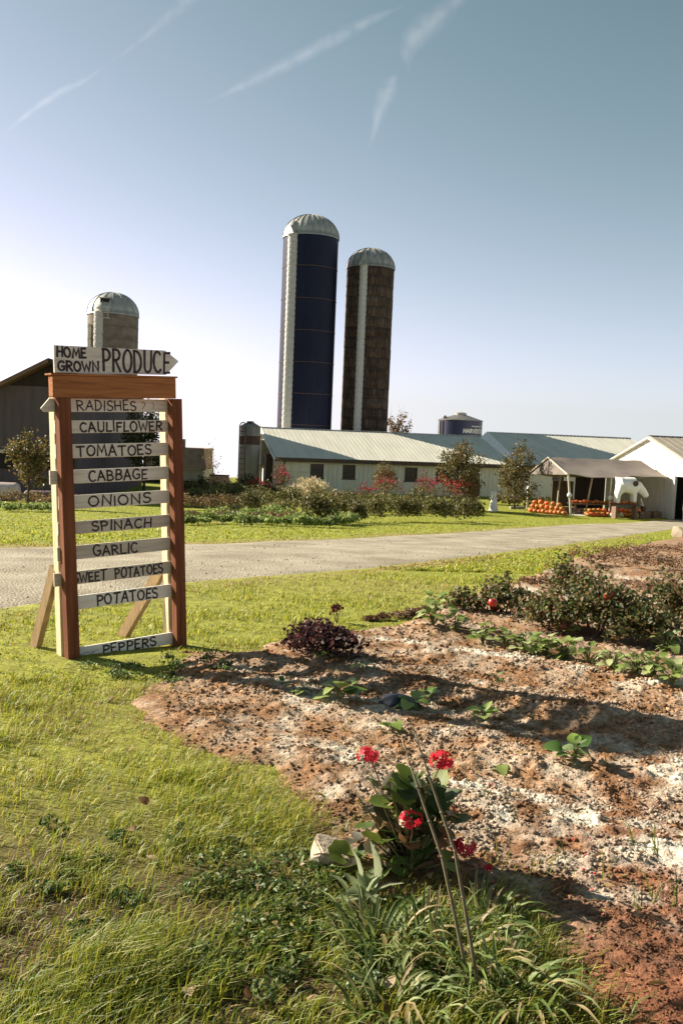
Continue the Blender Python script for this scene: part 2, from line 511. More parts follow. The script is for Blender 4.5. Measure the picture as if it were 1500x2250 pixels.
# ---- clods and crumbs on it
def clods(n, ymin, ymax, s0, s1, power=1.0):
    pts = []
    while sum(map(len, pts)) < n:
        y = ymin + (ymax - ymin) * rng.random(n * 2) ** power
        x = (rng.random(n * 2) * .95 - .25) * (y * .5 + 1.2)
        ok = sdist(x, y) > -.02
        dens = .35 + .9 * (fbm(x * 3, y * 3, 3) > .45)
        ok &= rng.random(n * 2) < dens
        pts.append(np.stack([x[ok], y[ok]], 1))
    return np.concatenate(pts)[:n], s0 + (s1 - s0) * rng.random(n) ** 3
ph = (1 + 5 ** .5) / 2
ICO_V = np.array([(-1, ph, 0), (1, ph, 0), (-1, -ph, 0), (1, -ph, 0), (0, -1, ph), (0, 1, ph), (0, -1, -ph), (0, 1, -ph), (ph, 0, -1), (ph, 0, 1), (-ph, 0, -1), (-ph, 0, 1)]) / 1.9
ICO_F = np.array([(0, 11, 5), (0, 5, 1), (0, 1, 7), (0, 7, 10), (0, 10, 11), (1, 5, 9), (5, 11, 4), (11, 10, 2), (10, 7, 6), (7, 1, 8), (3, 9, 4), (3, 4, 2), (3, 2, 6), (3, 6, 8), (3, 8, 9), (4, 9, 5), (2, 4, 11), (6, 2, 10), (8, 6, 7), (9, 8, 1)])
def lumps(xy, size, zf, cols, sink=.25, flat=.7):
    n = len(xy)
    sc = size[:, None, None] * (1 + rng.normal(0, .28, (n, 1, 3))) * np.array([1, 1, flat])
    V = ICO_V[None] * sc * (1 + rng.normal(0, .16, (n, 12, 1)))
    a = rng.random(n) * 6.28; c, s_ = np.cos(a)[:, None], np.sin(a)[:, None]
    X = V[..., 0] * c - V[..., 1] * s_; Y = V[..., 0] * s_ + V[..., 1] * c
    Z = V[..., 2] + (zf(xy[:, 0], xy[:, 1]) + size * flat * (1 - sink * 2) * .8)[:, None]
    V = np.stack([X + xy[:, :1], Y + xy[:, 1:], Z], 2).reshape(-1, 3)
    Fc = (np.arange(n)[:, None, None] * 12 + ICO_F[None]).reshape(-1, 3)
    return V, Fc, np.repeat(cols, 12, 0)
c1, s1 = clods(38000, 1.9, 6.0, .0016, .0105, 1.25)
s1 = s1 * np.clip((c1[:, 1] - 1.3) / 2.0, .45, 1)
c2, s2 = clods(11000, 5.0, 14.0, .004, .017, 1.5)
cxy = np.concatenate([c1, c2]); cs = np.concatenate([s1, s2])
cc = soil_col(cxy[:, 0], cxy[:, 1]) * (1 + rng.normal(0, .22, (len(cxy), 1))) * np.where(rng.random((len(cxy), 1)) < .3, .72, 1)
V, Fc, C = lumps(cxy, cs, soil_z, np.clip(cc, .01, .9))
o = link('soil_clods', np_mesh('soil_clods', V, Fc, C), attr_mat('clod', .97, .4, 120, .25, 60))
tag(o, 'crumbly clods of earth and lime scattered over the tilled bed', 'soil clods', kind='stuff')

# ---- gravel stones on the drive
m_ = 5200
u = rng.random(m_) ** 1.6; q = rng.random(m_)
ia = np.clip((u * .62 * na).astype(int), 0, na - 2)
gxy = A[ia] * (1 - q[:, None]) + B[ia] * q[:, None] + rng.normal(0, .12, (m_, 2))
gxy = gxy[inpoly(gxy[:, 0], gxy[:, 1], ROAD)]
gs = .004 + .009 * rng.random(len(gxy)) ** 2
V, Fc, C = lumps(gxy, gs, lambda x, y: hgt(x, y) + .014, pal(len(gxy), [(.36, .33, .28), (.30, .27, .23), (.46, .43, .38), (.33, .28, .23)]))
o = link('gravel_stones', np_mesh('gravel_stones', V, Fc, C), attr_mat('stone_bits', .9, 0))
tag(o, 'loose pale stones lying on the gravel drive', 'gravel', kind='stuff')

# ---- grass
def blades(xy, hgts, wid, lean, cols, zf=hgt, seg=2, curl=.55):
    n = len(xy); a = rng.random(n) * 2 * math.pi
    dr = np.stack([np.cos(a), np.sin(a)], 1) * (.25 + .5 * rng.random((n, 1))) + np.array(lean)
    fa = rng.random(n) * math.pi
    sd_ = np.stack([np.cos(fa), np.sin(fa), np.zeros(n)], 1) * (wid[:, None] / 2)
    b = np.stack([xy[:, 0], xy[:, 1], zf(xy[:, 0], xy[:, 1]) - .004], 1)
    d3 = np.concatenate([dr, np.zeros((n, 1))], 1) * hgts[:, None]
    upv = np.zeros((n, 3)); upv[:, 2] = hgts
    mid = b + upv * .55 + d3 * .28 * curl / .55
    tip = b + upv * (1 - .25 * np.linalg.norm(dr, axis=1, keepdims=True)) + d3 * .95
    V = np.stack([b - sd_, b + sd_, mid - sd_ * .8, mid + sd_ * .8, tip], 1).reshape(-1, 3)
    i = np.arange(n)[:, None] * 5
    Fc = np.concatenate([i + [[0, 1, 3]], i + [[0, 3, 2]], i + [[2, 3, 4]]], 0)
    return V, Fc, np.repeat(cols, 5, 0)
GREEN = [(.225, .255, .023), (.280, .292, .030), (.165, .210, .020), (.330, .300, .040), (.080, .135, .020)]
STRAW = [(.36, .27, .12), (.30, .20, .085), (.42, .34, .17), (.24, .14, .06)]
def turf(n, ymin, ymax, h0, h1, w0, w1, lean, name, label, power=1.0, tone=0.0, side=None):
    y = ymin + (ymax - ymin) * rng.random(n) ** power
    x = (rng.random(n) * 2 - 1) * (y * .46 + .7)
    ok = (sdist(x, y) < .02 + .42 * rng.random(n) ** 7) & (polydist(x, y, ROAD) < .02 + .25 * (rng.random(n) < .03))
    clump = fbm(x * 6, y * 6, 3)
    ok &= rng.random(n) < np.clip((clump - .2) * 3.2, .45, 1)
    bare = np.clip((fbm(x * 2.1 + 70, y * 2.1 + 20, 3) - .465) * 7, 0, 1) * np.clip((4.4 - y) / 1.0, 0, 1)
    ok &= rng.random(n) > bare * .72
    if side is not None: ok &= side(x, y)
    x, y, clump = x[ok], y[ok], clump[ok]
    m = len(x)
    tn = np.clip(grass_tone(x, y) + tone, 0, 1)
    dry = rng.random(m) < tn * .85 + .05
    cols = np.where(dry[:, None], pal(m, STRAW), pal(m, GREEN, (4, 4, 3, 2, 3)))
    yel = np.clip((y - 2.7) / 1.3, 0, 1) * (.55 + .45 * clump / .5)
    sunny = rng.random(m) < yel * .45  # sunlit brightness put into blade colour here, along with real yellowing
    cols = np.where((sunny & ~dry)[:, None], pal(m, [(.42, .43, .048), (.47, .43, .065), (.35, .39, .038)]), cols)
    tuft = np.clip((fbm(x * 1.9 + 40, y * 1.9 + 11, 4) - .36) * 3.4, .12, 1.45)
    hh = (h0 + (h1 - h0) * rng.random(m) ** 1.5) * (.35 + 1.15 * clump) * (.45 + .62 * tuft) * np.where(dry, .8, 1)
    hh = hh * (1 - .40 * np.clip((y - 2.9) / 1.2, 0, 1) * (y < 6)) * (1 - .62 * np.exp(-(np.hypot(x + 1.38, (y - 5.75)) / .55) ** 2))        # trodden down round the sign
    ww = w0 + (w1 - w0) * rng.random(m)
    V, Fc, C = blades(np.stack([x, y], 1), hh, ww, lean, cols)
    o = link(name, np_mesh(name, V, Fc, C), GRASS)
    tag(o, label, 'grass', kind='stuff')
    return o
GRASS = leaf_mat('grass_blade', .42, .5)
turf(240000, 1.75, 5.2, .025, .16, .002, .0050, (.60, .14), 'tall_grass', 'long green and straw grass leaning over in the foreground', 1.15)
turf(190000, 4.8, 15.0, .025, .070, .005, .010, (.28, .05), 'verge_grass', 'short sunny grass on the verge between sign, drive and soil bed', 1.35)
turf(150000, 12.0, 58.0, .03, .075, .014, .034, (.15, 0), 'lawn_grass', 'mown lawn strip between the drive and the garden', 1.7)

# ================================================================== LETTERING
def arc(cx, cy, rx, ry, a0, a1, n=9):
    return [(cx + rx * math.cos(R(a0 + (a1 - a0) * i / n)), cy + ry * math.sin(R(a0 + (a1 - a0) * i / n))) for i in range(n + 1)]
FONT = {   # brush capitals: (width, strokes)
    'A': (.62, [[(0, 0), (.30, 1)], [(.30, 1), (.60, 0)], [(.12, .36), (.50, .36)]]),
    'B': (.54, [[(.04, 0), (.04, 1)], [(.04, 1)] + arc(.22, .77, .24, .23, 90, -90) + [(.04, .54)], [(.04, .54)] + arc(.24, .27, .28, .27, 90, -90) + [(.04, 0)]]),
    'C': (.56, [arc(.32, .5, .30, .5, 48, 312, 14)]),
    'D': (.56, [[(.05, 0), (.05, 1)], [(.02, 1)] + arc(.14, .5, .40, .5, 88, -88, 14) + [(.02, 0)]]),
    'E': (.46, [[(.44, 1), (.04, .98), (.04, 0), (.45, .02)], [(.04, .52), (.36, .53)]]),
    'F': (.46, [[(.45, 1), (.05, .98), (.05, 0)], [(.05, .52), (.37, .53)]]),
    'G': (.60, [arc(.32, .5, .31, .5, 50, 300, 14) + [(.58, .16), (.58, .44), (.36, .44)]]),
    'H': (.58, [[(.04, 0), (.05, 1)], [(.54, 0), (.53, 1)], [(.05, .5), (.53, .5)]]),
    'I': (.12, [[(.06, 0), (.06, 1)]]),
    'L': (.46, [[(.05, 1), (.05, .02), (.46, .03)]]),
    'M': (.74, [[(.02, 0), (.12, 1), (.37, .30), (.62, 1), (.72, 0)]]),
    'N': (.60, [[(.04, 0), (.05, 1), (.55, .02), (.56, 1)]]),
    'O': (.64, [arc(.32, .5, .30, .5, 95, 455, 20)]),
    'P': (.52, [[(.06, 0), (.04, 1)], [(.0, .98)] + arc(.20, .73, .30, .26, 92, -95) + [(.06, .46)]]),
    'R': (.56, [[(.05, 0), (.05, 1)], [(.02, .99)] + arc(.22, .75, .28, .24, 90, -95) + [(.06, .50)], [(.20, .50), (.55, 0)]]),
    'S': (.50, [arc(.26, .76, .22, .235, 35, 250, 10) + arc(.25, .255, .24, .255, 95, -150, 12)]),
    'T': (.58, [[(0, .97), (.58, 1)], [(.29, .98), (.28, 0)]]),
    'U': (.58, [[(.04, 1), (.05, .32)] + arc(.29, .28, .24, .28, 180, 360, 10) + [(.54, 1)]]),
    'V': (.58, [[(.0, 1), (.29, 0), (.58, 1)]]),
    'W': (.80, [[(.0, 1), (.19, 0), (.40, .75), (.60, 0), (.80, 1)]]),
    'Y': (.56, [[(0, 1), (.28, .48), (.28, 0)], [(.56, 1), (.28, .48)]]),
}
def ribbon(mb, pts, w, put):
    pts = [Vector((a, b)) for a, b in pts]; n = len(pts); L_, R_ = [], []
    for i, p in enumerate(pts):
        d0 = (pts[i] - pts[i - 1]).normalized() if i else (pts[1] - pts[0]).normalized()
        d1 = (pts[i + 1] - pts[i]).normalized() if i < n - 1 else d0
        t = (d0 + d1); t = t.normalized() if t.length > .3 else d0
        k = Vector((-t.y, t.x)); c = max(.5, t.dot(d0))
        ww = w * (1 + random.uniform(-.14, .14)) / 2 / c
        e = t * (w * .4) * (-1 if i == 0 else (1 if i == n - 1 else 0))
        L_.append(p + e + k * ww); R_.append(p + e - k * ww)
    b = len(mb.v)
    mb.v += [put(*q) for q in L_] + [put(*q) for q in R_]
    mb.f += [(b + i, b + n + i, b + n + i + 1, b + i + 1) for i in range(n - 1)]
def text(mb, word, x0, x1, z0, z1, w, put, jit=.05, rise=0):
    """a word brushed between x0..x1, z0..z1"""
    gap = .17; tot = sum(FONT[c][0] for c in word) + gap * (len(word) - 1); sx_ = (x1 - x0) / tot; h_ = z1 - z0; x = 0
    for c in word:
        cw, st = FONT[c]; jz = random.uniform(-jit, jit) * h_; hs = 1 + random.uniform(-jit, jit) * 1.6; sl = random.uniform(-.07, .06)
        for s_ in st:
            ribbon(mb, [(x0 + (x + a + sl * b) * sx_, z0 + jz + b * h_ * hs + rise * (x / tot)) for a, b in s_], w, put)
        x += cw + gap

# ================================================================== THE PRODUCE SIGN
wood_raw = mat('raw_pine', (.70, .58, .37), (.54, .42, .24), 5, .8, bump=.25, stretch=(6, 6, .6), bscale=14)
wood_red = mat('red_brown_stain', (.21, .080, .034), (.115, .039, .019), 4, .85, spec=.15, bump=.3, stretch=(7, 7, .5), bscale=10, c3=(.165, .058, .026))
wood_head = mat('cedar_header', (.42, .175, .062), (.24, .088, .032), 3.2, .85, spec=.15, bump=.25, stretch=(.7, 5, 9), bscale=9, dist=1.2, c3=(.34, .135, .047))
wood_brace = mat('weathered_brace', (.34, .24, .12), (.24, .16, .08), 5, .85, spec=.15, bump=.25, stretch=(6, 6, .6), bscale=14)
slat_mats = [mat('weathered_slat_paint', (.70, .65, .52), (.54, .49, .38), 5, .85, bump=.2, stretch=(.8, 5, 9), bscale=16, c3=(.65, .60, .48)),
             mat('greyer_slat_paint', (.58, .52, .41), (.42, .37, .285), 5, .85, bump=.2, stretch=(.8, 5, 9), bscale=16),
             mat('bright_slat_paint', (.78, .75, .66), (.64, .60, .51), 5, .85, bump=.2, stretch=(.8, 5, 9), bscale=16)]
paint_dark = mat('brush_lettering', (.022, .010, .010), (.040, .018, .014), 40, .6)
paint_red = mat('faded_red_doodle', (.22, .05, .03), (.30, .09, .05), 40, .7)

sb = hit(147, 1450)
sign = thing('produce_sign', 'tall wooden roadside sign with slats listing vegetables under an arrow board', 'sign', (sb.x, sb.y, H(sb.x, sb.y)))
sign.rotation_euler = (Matrix.Rotation(R(38), 3, 'Z') @ Matrix.Rotation(R(-2.6), 3, 'Y')).to_euler()
for x0, x1, dx in ((0.0, .078, .012), (.772, .846, .008)):
    mb = MB().box(x0, x1, 0, .072, -.14, 1.654)
    mb.v = [(x + dx * (1 - z / 1.65), y, z) for x, y, z in mb.v]
    mb.build('post', wood_red, sign, bevel=.003)
for x0 in (.004, .768):
    mb = MB().box(x0, x0 + .05, .1, .186, -.12, 1.655)
    tag(mb.build('back_strip', wood_raw, sign, bevel=.002), 'pale raw pine strip behind the post')
MB().box(-.035, .80, -.004, .072, 1.656, 1.79).build('header', wood_head, sign, bevel=.004)
MB().box(-.046, .81, -.012, .10, 1.7905, 1.802).build('header_cap', wood_head, sign, bevel=.002)
MB().box(.092, .774, .022, .062, -.10, -.040).build('bottom_rail', wood_red, sign, bevel=.003)
tag(MB().beam((.02, .20, .56), (-.05, .47, -.06), .09, .04, up=(1, .0, .2)).build('brace', wood_brace, sign, bevel=.002), None)
tag(MB().beam((.79, .20, .50), (.60, .50, -.05), .09, .04, up=(1, .0, .2)).build('brace', wood_brace, sign, bevel=.002), None)
SL = [  # word(s), z0, z1, left end, right end, lettering spans, paint
    ('RADISHES', 1.566, 1.650, -.085, .800, [(.145, .545)], 0), ('CAULIFLOWER', 1.432, 1.512, .000, .880, [(.162, .730)], 0),
    ('TOMATOES', 1.274, 1.361, .000, .868, [(.137, .650)], 0), ('CABBAGE', 1.113, 1.200, -.042, .80, [(.211, .613)], 0),
    ('ONIONS', .950, 1.038, .010, .80, [(.203, .636)], 0), ('SPINACH', .788, .870, .000, .866, [(.223, .639)], 1),
    ('GARLIC', .625, .714, -.010, .82, [(.228, .535)], 1), ('SWEET POTATOES', .463, .547, -.035, .80, [(.088, .311), (.373, .717)], 1),
    ('POTATOES', .297, .386, .020, .80, [(.244, .676)], 2), ('PEPPERS', -.035, .047, .020, .80, [(.274, .656)], 2)]
for i, (wd, z0, z1, xa, xb, spans, pi) in enumerate(SL):
    mb = MB(); tl = random.uniform(-.004, .004)
    if wd == 'RADISHES':
        mb.prism([(xa, z0 + .022), (xa + .055, z1), (xb, z1), (xb, z0), (xa + .02, z0)], .0745, .0915)
    else:
        mb.box(xa, xb, .0745 + .001 * (i % 3), .0915, z0, z1)
    sl = mb.build('slat', slat_mats[pi], sign, bevel=.002)
    sl['label'] = 'weathered slat lettered ' + wd
    mb = MB(); h_ = z1 - z0; yy = .0745 + .001 * (i % 3) - .0014
    for w_, (a, b) in zip(wd.split(), spans):
        text(mb, w_, a, b, z0 + h_ * .13, z0 + h_ * .86, .0120 if wd != 'RADISHES' else .0095, lambda u_, v_: (u_, yy, v_))
    mb.build('lettering', paint_dark, sl)['kind'] = 'stuff'
    if wd == 'RADISHES':
        mb = MB(); ribbon(mb, [(.588, z0 + .060), (.604, z0 + .066), (.612, z0 + .052), (.600, z0 + .032), (.592, z0 + .020)], .006, lambda u_, v_: (u_, yy, v_))
        ribbon(mb, [(.66, z0 + .062), (.675, z0 + .045), (.668, z0 + .024)], .004, lambda u_, v_: (u_, yy, v_))
        mb.build('radish_doodle', paint_red, sl)
    if wd == 'PEPPERS':
        mb = MB(); ribbon(mb, [(.12, z0 + .03), (.16, z0 + .042), (.20, z0 + .038), (.24, z0 + .048)], .003, lambda u_, v_: (u_, yy, v_))
        ribbon(mb, [(.14, z0 + .02), (.19, z0 + .025), (.215, z0 + .035)], .003, lambda u_, v_: (u_, yy, v_))
        mb.build('scribble', paint_dark, sl)
ab = MB().prism([(-.012, 1.806), (.742, 1.812), (.836, 1.904), (.738, 1.971), (-.012, 1.973)], .020, .040).build('arrow_board', slat_mats[0], sign, bevel=.002)
ab['label'] = 'arrow board lettered HOME GROWN PRODUCE'
mb = MB(); put = lambda u_, v_: (u_, .0186, v_)
text(mb, 'HOME', .004, .190, 1.905, 1.962, .0140, put)
text(mb, 'GROWN', .010, .272, 1.822, 1.880, .0145, put)
text(mb, 'PRODUCE', .300, .765, 1.826, 1.962, .0165, put, jit=.02)
mb.build('lettering', paint_dark, ab)

# ================================================================== SILOS
def dome(r, h, n=9):
    return [(r * math.cos(R(90 * i / n)), h * math.sin(R(90 * i / n))) for i in range(n)] + [(.02, h)]
def streak_mat(name, c1, c2, rough=.5, metal=0.0, sc=(1.2, 1.2, .25), scale=3, bump=.1, c3=None):
    return mat(name, c1, c2, scale, rough, metal, bump=bump, stretch=sc, bscale=8, c3=c3)
m_blue = streak_mat('blue_enamel', (.0035, .006, .022), (.006, .010, .030), .55)
m_alu = streak_mat('dull_galvanised', (.42, .42, .38), (.30, .30, .27), .5, .35, bump=.15)
m_alu2 = streak_mat('streaked_galvanised', (.40, .39, .36), (.22, .21, .19), .5, .3, sc=(2, 2, .5))
m_rust = mat('rusty_band', (.10, .055, .033), (.055, .036, .026), 5, .8)
m_chute = mat('chute_metal', (.48, .48, .44), (.36, .36, .33), 3, .55, .1, stretch=(1, 1, 4))
m_dark = mat('dark_fill', (.012, .010, .010), (.02, .016, .014), 4, .9)  # near-black for the painted darkness inside openings, and for dark fittings
m_conc = mat('old_stave_concrete', (.20, .17, .135), (.115, .096, .075), 1.4, .9, bump=.4, bscale=7, stretch=(1, 1, 1.5), c3=(.16, .135, .105))

def silo(name, label, c, r, z_rim, z_top, mwall, mdome, courses, chute_ang, chute_r, seams=24, band_mat=None, band_r=.03, stave=None):
    g = H(c[0], c[1]) - .3
    t = thing(name, label, 'silo', (c[0], c[1], g))
    hr = z_rim - g
    if stave:
        # staves laid in courses, every other course half a stave on, joints open
        nz = int(hr / stave[1]); ns = int(2 * math.pi * r / stave[0]); Vv, Ff, Cc = [], [], []
        for iz in range(nz):
            z0 = hr * iz / nz + .012; z1 = hr * (iz + 1) / nz - .012
            tonec = stave[2][rng.integers(len(stave[2]))] if rng.random() < .6 else stave[2][0]
            for k in range(ns):
                a0 = 2 * math.pi * (k + .5 * (iz % 2)) / ns + .006; a1 = 2 * math.pi * (k + 1 + .5 * (iz % 2)) / ns - .006
                rr = r + rng.normal(0, .006); col = np.array(tonec) * .5 + .5 * np.array(stave[2][rng.integers(len(stave[2]))])
                col = col * (1 + rng.normal(0, .07)); b = len(Vv)
                for rad in (rr, r - .05):
                    for a, z_ in ((a0, z0), (a1, z0), (a1, z1), (a0, z1)):
                        Vv.append((rad * math.cos(a), rad * math.sin(a), z_)); Cc.append(np.clip(col, .01, .9))
                Ff += [(b, b + 1, b + 2, b + 3), (b, b + 4, b + 5, b + 1), (b + 1, b + 5, b + 6, b + 2), (b + 2, b + 6, b + 7, b + 3), (b + 3, b + 7, b + 4, b)]
        o = link('stave', np_mesh('stave', np.array(Vv), np.array(Ff), np.array(Cc)), mwall, t); o['kind'] = 'stuff'
        MB().lathe([(r - .03, 0), (r - .03, hr)], 48).build('wall', m_dark, t, smooth=True)
    else:
        MB().lathe([(r, 0), (r, hr)], 64).build('wall', mwall, t, smooth=True)
    for i in range(1, courses):
        z_ = hr * i / courses
        MB().lathe([(r - .02, z_ - band_r), (r + band_r, z_ - band_r * .6), (r + band_r, z_ + band_r * .6), (r - .02, z_ + band_r)], 64).build('hoop', band_mat or m_rust, t)
    dh = z_top - z_rim
    d = MB().lathe([(r + .05, hr - .10), (r + .06, hr)] + [(a, hr + b) for a, b in dome(r + .04, dh)], seams * 4,
                   mod=lambda a, z_: 1 + .008 * (math.cos(a * seams) > .6)).build('dome', mdome, t, smooth=True)
    for k in range(seams):
        a = 2 * math.pi * k / seams
        mb = MB(); mb.tube([((q + .03) * math.cos(a), (q + .03) * math.sin(a), hr + w_ + .01) for q, w_ in dome(r + .04, dh)], .022, 4)
        mb.build('seam', mdome, d)
    # chute: ribbed half pipe up the side
    ca, sa = math.cos(chute_ang), math.sin(chute_ang)
    M = Matrix(((ca, -sa, 0), (sa, ca, 0), (0, 0, 1)))
    prof = [(chute_r * math.cos(R(q)) * 1.15 - .1, chute_r * math.sin(R(q))) for q in range(-100, 101, 20)]
    mb = MB(); nz = int(hr / .42)
    for iz in range(nz + 1):
        for kz, off in ((0, 0), (.12, .0), (.14, .022), (.40, .022)):
            z_ = hr * iz / (nz + 1) + kz
            for px_, py_ in prof:
                l_ = math.hypot(px_ + .1, py_)
                q = M @ Vector((r + px_ + off * (px_ + .1) / l_, py_ * (1 + off / chute_r), z_)); mb.v.append(tuple(q))
    kk = len(prof); rows_ = len(mb.v) // kk
    mb.f = [(i * kk + j, i * kk + j + 1, (i + 1) * kk + j + 1, (i + 1) * kk + j) for i in range(rows_ - 1) for j in range(kk - 1)]
    ch = mb.build('chute', m_chute, t, smooth=False)
    return t, hr, M, d

m_blue.node_tree.nodes['Principled BSDF'].inputs['Specular IOR Level'].default_value = .2
# blue enamelled silo
S1 = at(668, 940, 72)
chute_a = math.atan2(-.80, -.60)
t, hr, M, d = silo('tall_silo', 'tallest silo, dark blue with pale dome and white chute behind the barn', (S1.x, S1.y), 2.13, at(683, 524, 72).z, at(684, 473, 72).z, m_blue, m_alu, 8, chute_a, .40, 26)
mb = MB()   # pointed hood where the chute runs into the dome
mb.add([M @ Vector(v) for v in ((2.58, -.40, hr - .12), (2.58, .40, hr - .12), (1.95, -.40, hr + .2), (1.95, .40, hr + .2), (2.02, 0, hr + .95), (1.6, 0, hr + .95), (2.42, 0, hr + .45))],
       [(0, 1, 6), (0, 6, 4, 2), (1, 3, 4, 6), (2, 4, 5), (3, 5, 4)])
mb.build('chute_hood', m_alu2, t)
for a in (2.9, 5.9):   # ladder rails on its flanks
    q = Vector((2.2 * math.cos(a), 2.2 * math.sin(a), 0))
    MB().beam(q, q + Vector((0, 0, hr - .5)), .05, .05).build('standpipe', m_dark, t)
# brown stave silo
S2 = at(799, 945, 73.5)
t2, hr2, M2, d2 = silo('stave_silo', 'shorter brown concrete stave silo with pale chute beside the blue one', (S2.x, S2.y), 1.87, at(812, 590, 73.5).z, at(812, 546, 73.5).z,
                       attr_mat('brown_stave', .9, .2, 12, .3, 2.5), m_alu2, 24, math.atan2(-.94, -.30), .31, 18, band_r=.016,
                       stave=(.32, .76, [(.062, .042, .031), (.080, .056, .042), (.050, .034, .026), (.098, .072, .054)]))
mb = MB()
mb.add([M2 @ Vector(v) for v in ((2.25, -.34, hr2 - .1), (2.25, .34, hr2 - .1), (1.6, -.38, hr2 + .25), (1.6, .38, hr2 + .25), (1.75, 0, hr2 + 1.15), (1.1, 0, hr2 + 1.2), (2.1, 0, hr2 + .5))],
       [(0, 1, 6), (0, 6, 4, 2), (1, 3, 4, 6), (2, 4, 5), (3, 5, 4)])
mb.build('chute_hood', m_alu2, t2)
# left silo
S3 = at(248, 760, 66)
t3, hr3, M3, d3 = silo('old_silo', 'squat grey concrete silo with open dome hatch behind the sign', (S3.x, S3.y), 1.77, at(248, 692, 66).z, at(248, 643, 66).z,
                       m_conc, m_alu, 13, math.atan2(-.93, -.33), .34, 14, band_r=.022, band_mat=mat('dark_hoop', (.13, .10, .075), (.09, .07, .055), 5, .8))
fa = math.atan2(-.98, -.14); cf, sf = math.cos(fa), math.sin(fa)
MF = Matrix(((cf, -sf, 0), (sf, cf, 0), (0, 0, 1)))
MB().box(1.10, 1.62, -.30, .30, hr3 + .25, hr3 + .93, MF.to_4x4()).build('hatch', m_dark, t3)  # solid near-black block, the open hatch's inner darkness put into colour
hs = MB(); hs.box(1.05, 1.72, -.36, .36, hr3 + .93, hr3 + 1.0, MF.to_4x4())
hs.build('hatch_hood', m_alu2, t3, bevel=.01)
hb = MB()
for z_ in (-.45, .05, .28):
    for i in range(6):
        a0, a1 = R(-90 + 30 * i), R(-60 + 30 * i)
        hb.beam(MF @ Vector((1.7 + .42 * math.cos(a0), .46 * math.sin(a0), hr3 + z_)), MF @ Vector((1.7 + .42 * math.cos(a1), .46 * math.sin(a1), hr3 + z_)), .05, .05)
for a in (-60, 0, 60):
    hb.beam(MF @ Vector((1.7 + .42 * math.cos(R(a)), .46 * math.sin(R(a)), hr3 - .45)), MF @ Vector((1.7 + .42 * math.cos(R(a)), .46 * math.sin(R(a)), hr3 + .28)), .04, .04)
hb.build('ladder_cage', m_chute, t3)
MB().beam((-1.35, -1.28, 0), (-1.35, -1.28, hr3 - .8), .09, .09).build('standpipe', m_chute, t3)

# blue storage tank
m_navy = streak_mat('navy_tank', (.010, .014, .045), (.014, .018, .055), .38)
S4 = at(1010, 945, 78)
g4 = H(S4.x, S4.y); zt = at(1010, 924, 78).z - g4; r4 = 1.86
tank = thing('storage_tank', 'round navy tank with white lettering rising behind the barn ridge', 'tank', (S4.x, S4.y, g4))
MB().lathe([(r4, 0), (r4, zt)], 64).build('wall', m_navy, tank, smooth=True)
rf = MB().lathe([(r4 + .05, zt - .02), (r4 + .05, zt + .04), (.55, zt + .46), (.02, zt + .50)], 40).build('roof', streak_mat('tank_roof', (.10, .10, .10), (.16, .14, .12), .5), tank)
MB().lathe([(.48, zt + .38), (.50, zt + .62), (.30, zt + .70), (.02, zt + .72)], 20).build('cap', m_alu, rf, smooth=True, angle=30)
MB().lathe([(.16, 0), (.20, .25), (.12, .34), (.01, .36)], 12, c=(-1.45, -.75, zt + .02)).build('vent_pot', m_alu, rf, smooth=True, angle=30)
MB().tube([(-1.80, -.62, .2), (-1.80, -.62, zt - .1)], .07, 8).build('fill_pipe', m_alu, tank)
MB().tube([(-1.62, -1.02, .2), (-1.62, -1.02, zt - .1)], .04, 6).build('fill_pipe', m_rust, tank)
lab = mat('tank_lettering_white', (.62, .62, .56), (.5, .5, .45), 10, .7)
def cyl_put(u_, v_):
    a = u_ / (r4 + .008); return ((r4 + .008) * math.cos(a), (r4 + .008) * math.sin(a), v_)
mb = MB(); a0 = -math.pi / 2 + math.asin(.02); a1 = -math.pi / 2 + math.asin(.985)
text(mb, 'HARVESTORE', a0 * r4, a1 * r4, zt - 1.02, zt - .72, .075, cyl_put, jit=0)
for zc, ua, ub in ((zt - .48, .40, .86), (zt - 1.30, .36, .78)):
    q0, q1 = (-math.pi / 2 + math.asin(ua)) * r4, (-math.pi / 2 + math.asin(ub)) * r4
    ribbon(mb, [(q0 + (q1 - q0) * i / 16, zc + .045 * math.sin(i * 2.1) + .02 * math.sin(i * .9)) for i in range(17)], .05, cyl_put)
mb.build('lettering', lab, tank)

# rusty feed bin left of the barn
m_bin = mat('bin_galvanised', (.24, .24, .21), (.15, .145, .125), 1.6, .6, .2, stretch=(1, 1, .35), c3=(.20, .195, .17))
m_binrust = mat('bin_rust', (.10, .055, .035), (.055, .035, .028), 2, .9)
S5 = at(548, 1000, 60); g5 = H(S5.x, S5.y)
bt = at(549, 938, 60).z - g5
fb = thing('feed_bin', 'narrow rust streaked metal feed bin with hoop ladder left of the barn', 'feed bin', (S5.x, S5.y, g5))
MB().lathe([(.68, 0), (.68, bt * .72)], 10).build('wall', m_bin, fb)
MB().lathe([(.685, bt * .722), (.685, bt * .86)], 10).build('rust_course', m_binrust, fb)
MB().lathe([(.68, bt * .862), (.68, bt)], 10).build('upper_wall', m_bin, fb)
rf = MB().lathe([(.72, bt - .02), (.72, bt + .02), (.22, bt + .30)], 10).build('roof', m_bin, fb)
MB().lathe([(.22, bt + .29), (.24, bt + .36), (.02, bt + .38)], 10).build('lid', m_binrust, rf)
for dx in (-.62, -.22):
    pts = [(dx, -.66, 0), (dx, -.66, bt)] + [(dx + .18 - .18 * math.cos(R(a)), -.66 + .35 * math.sin(R(a)), bt + .28 * math.sin(R(a))) for a in range(20, 160, 20)]
    MB().tube(pts, .035, 6).build('ladder_rail', m_rust, fb, smooth=True)
mb = MB()
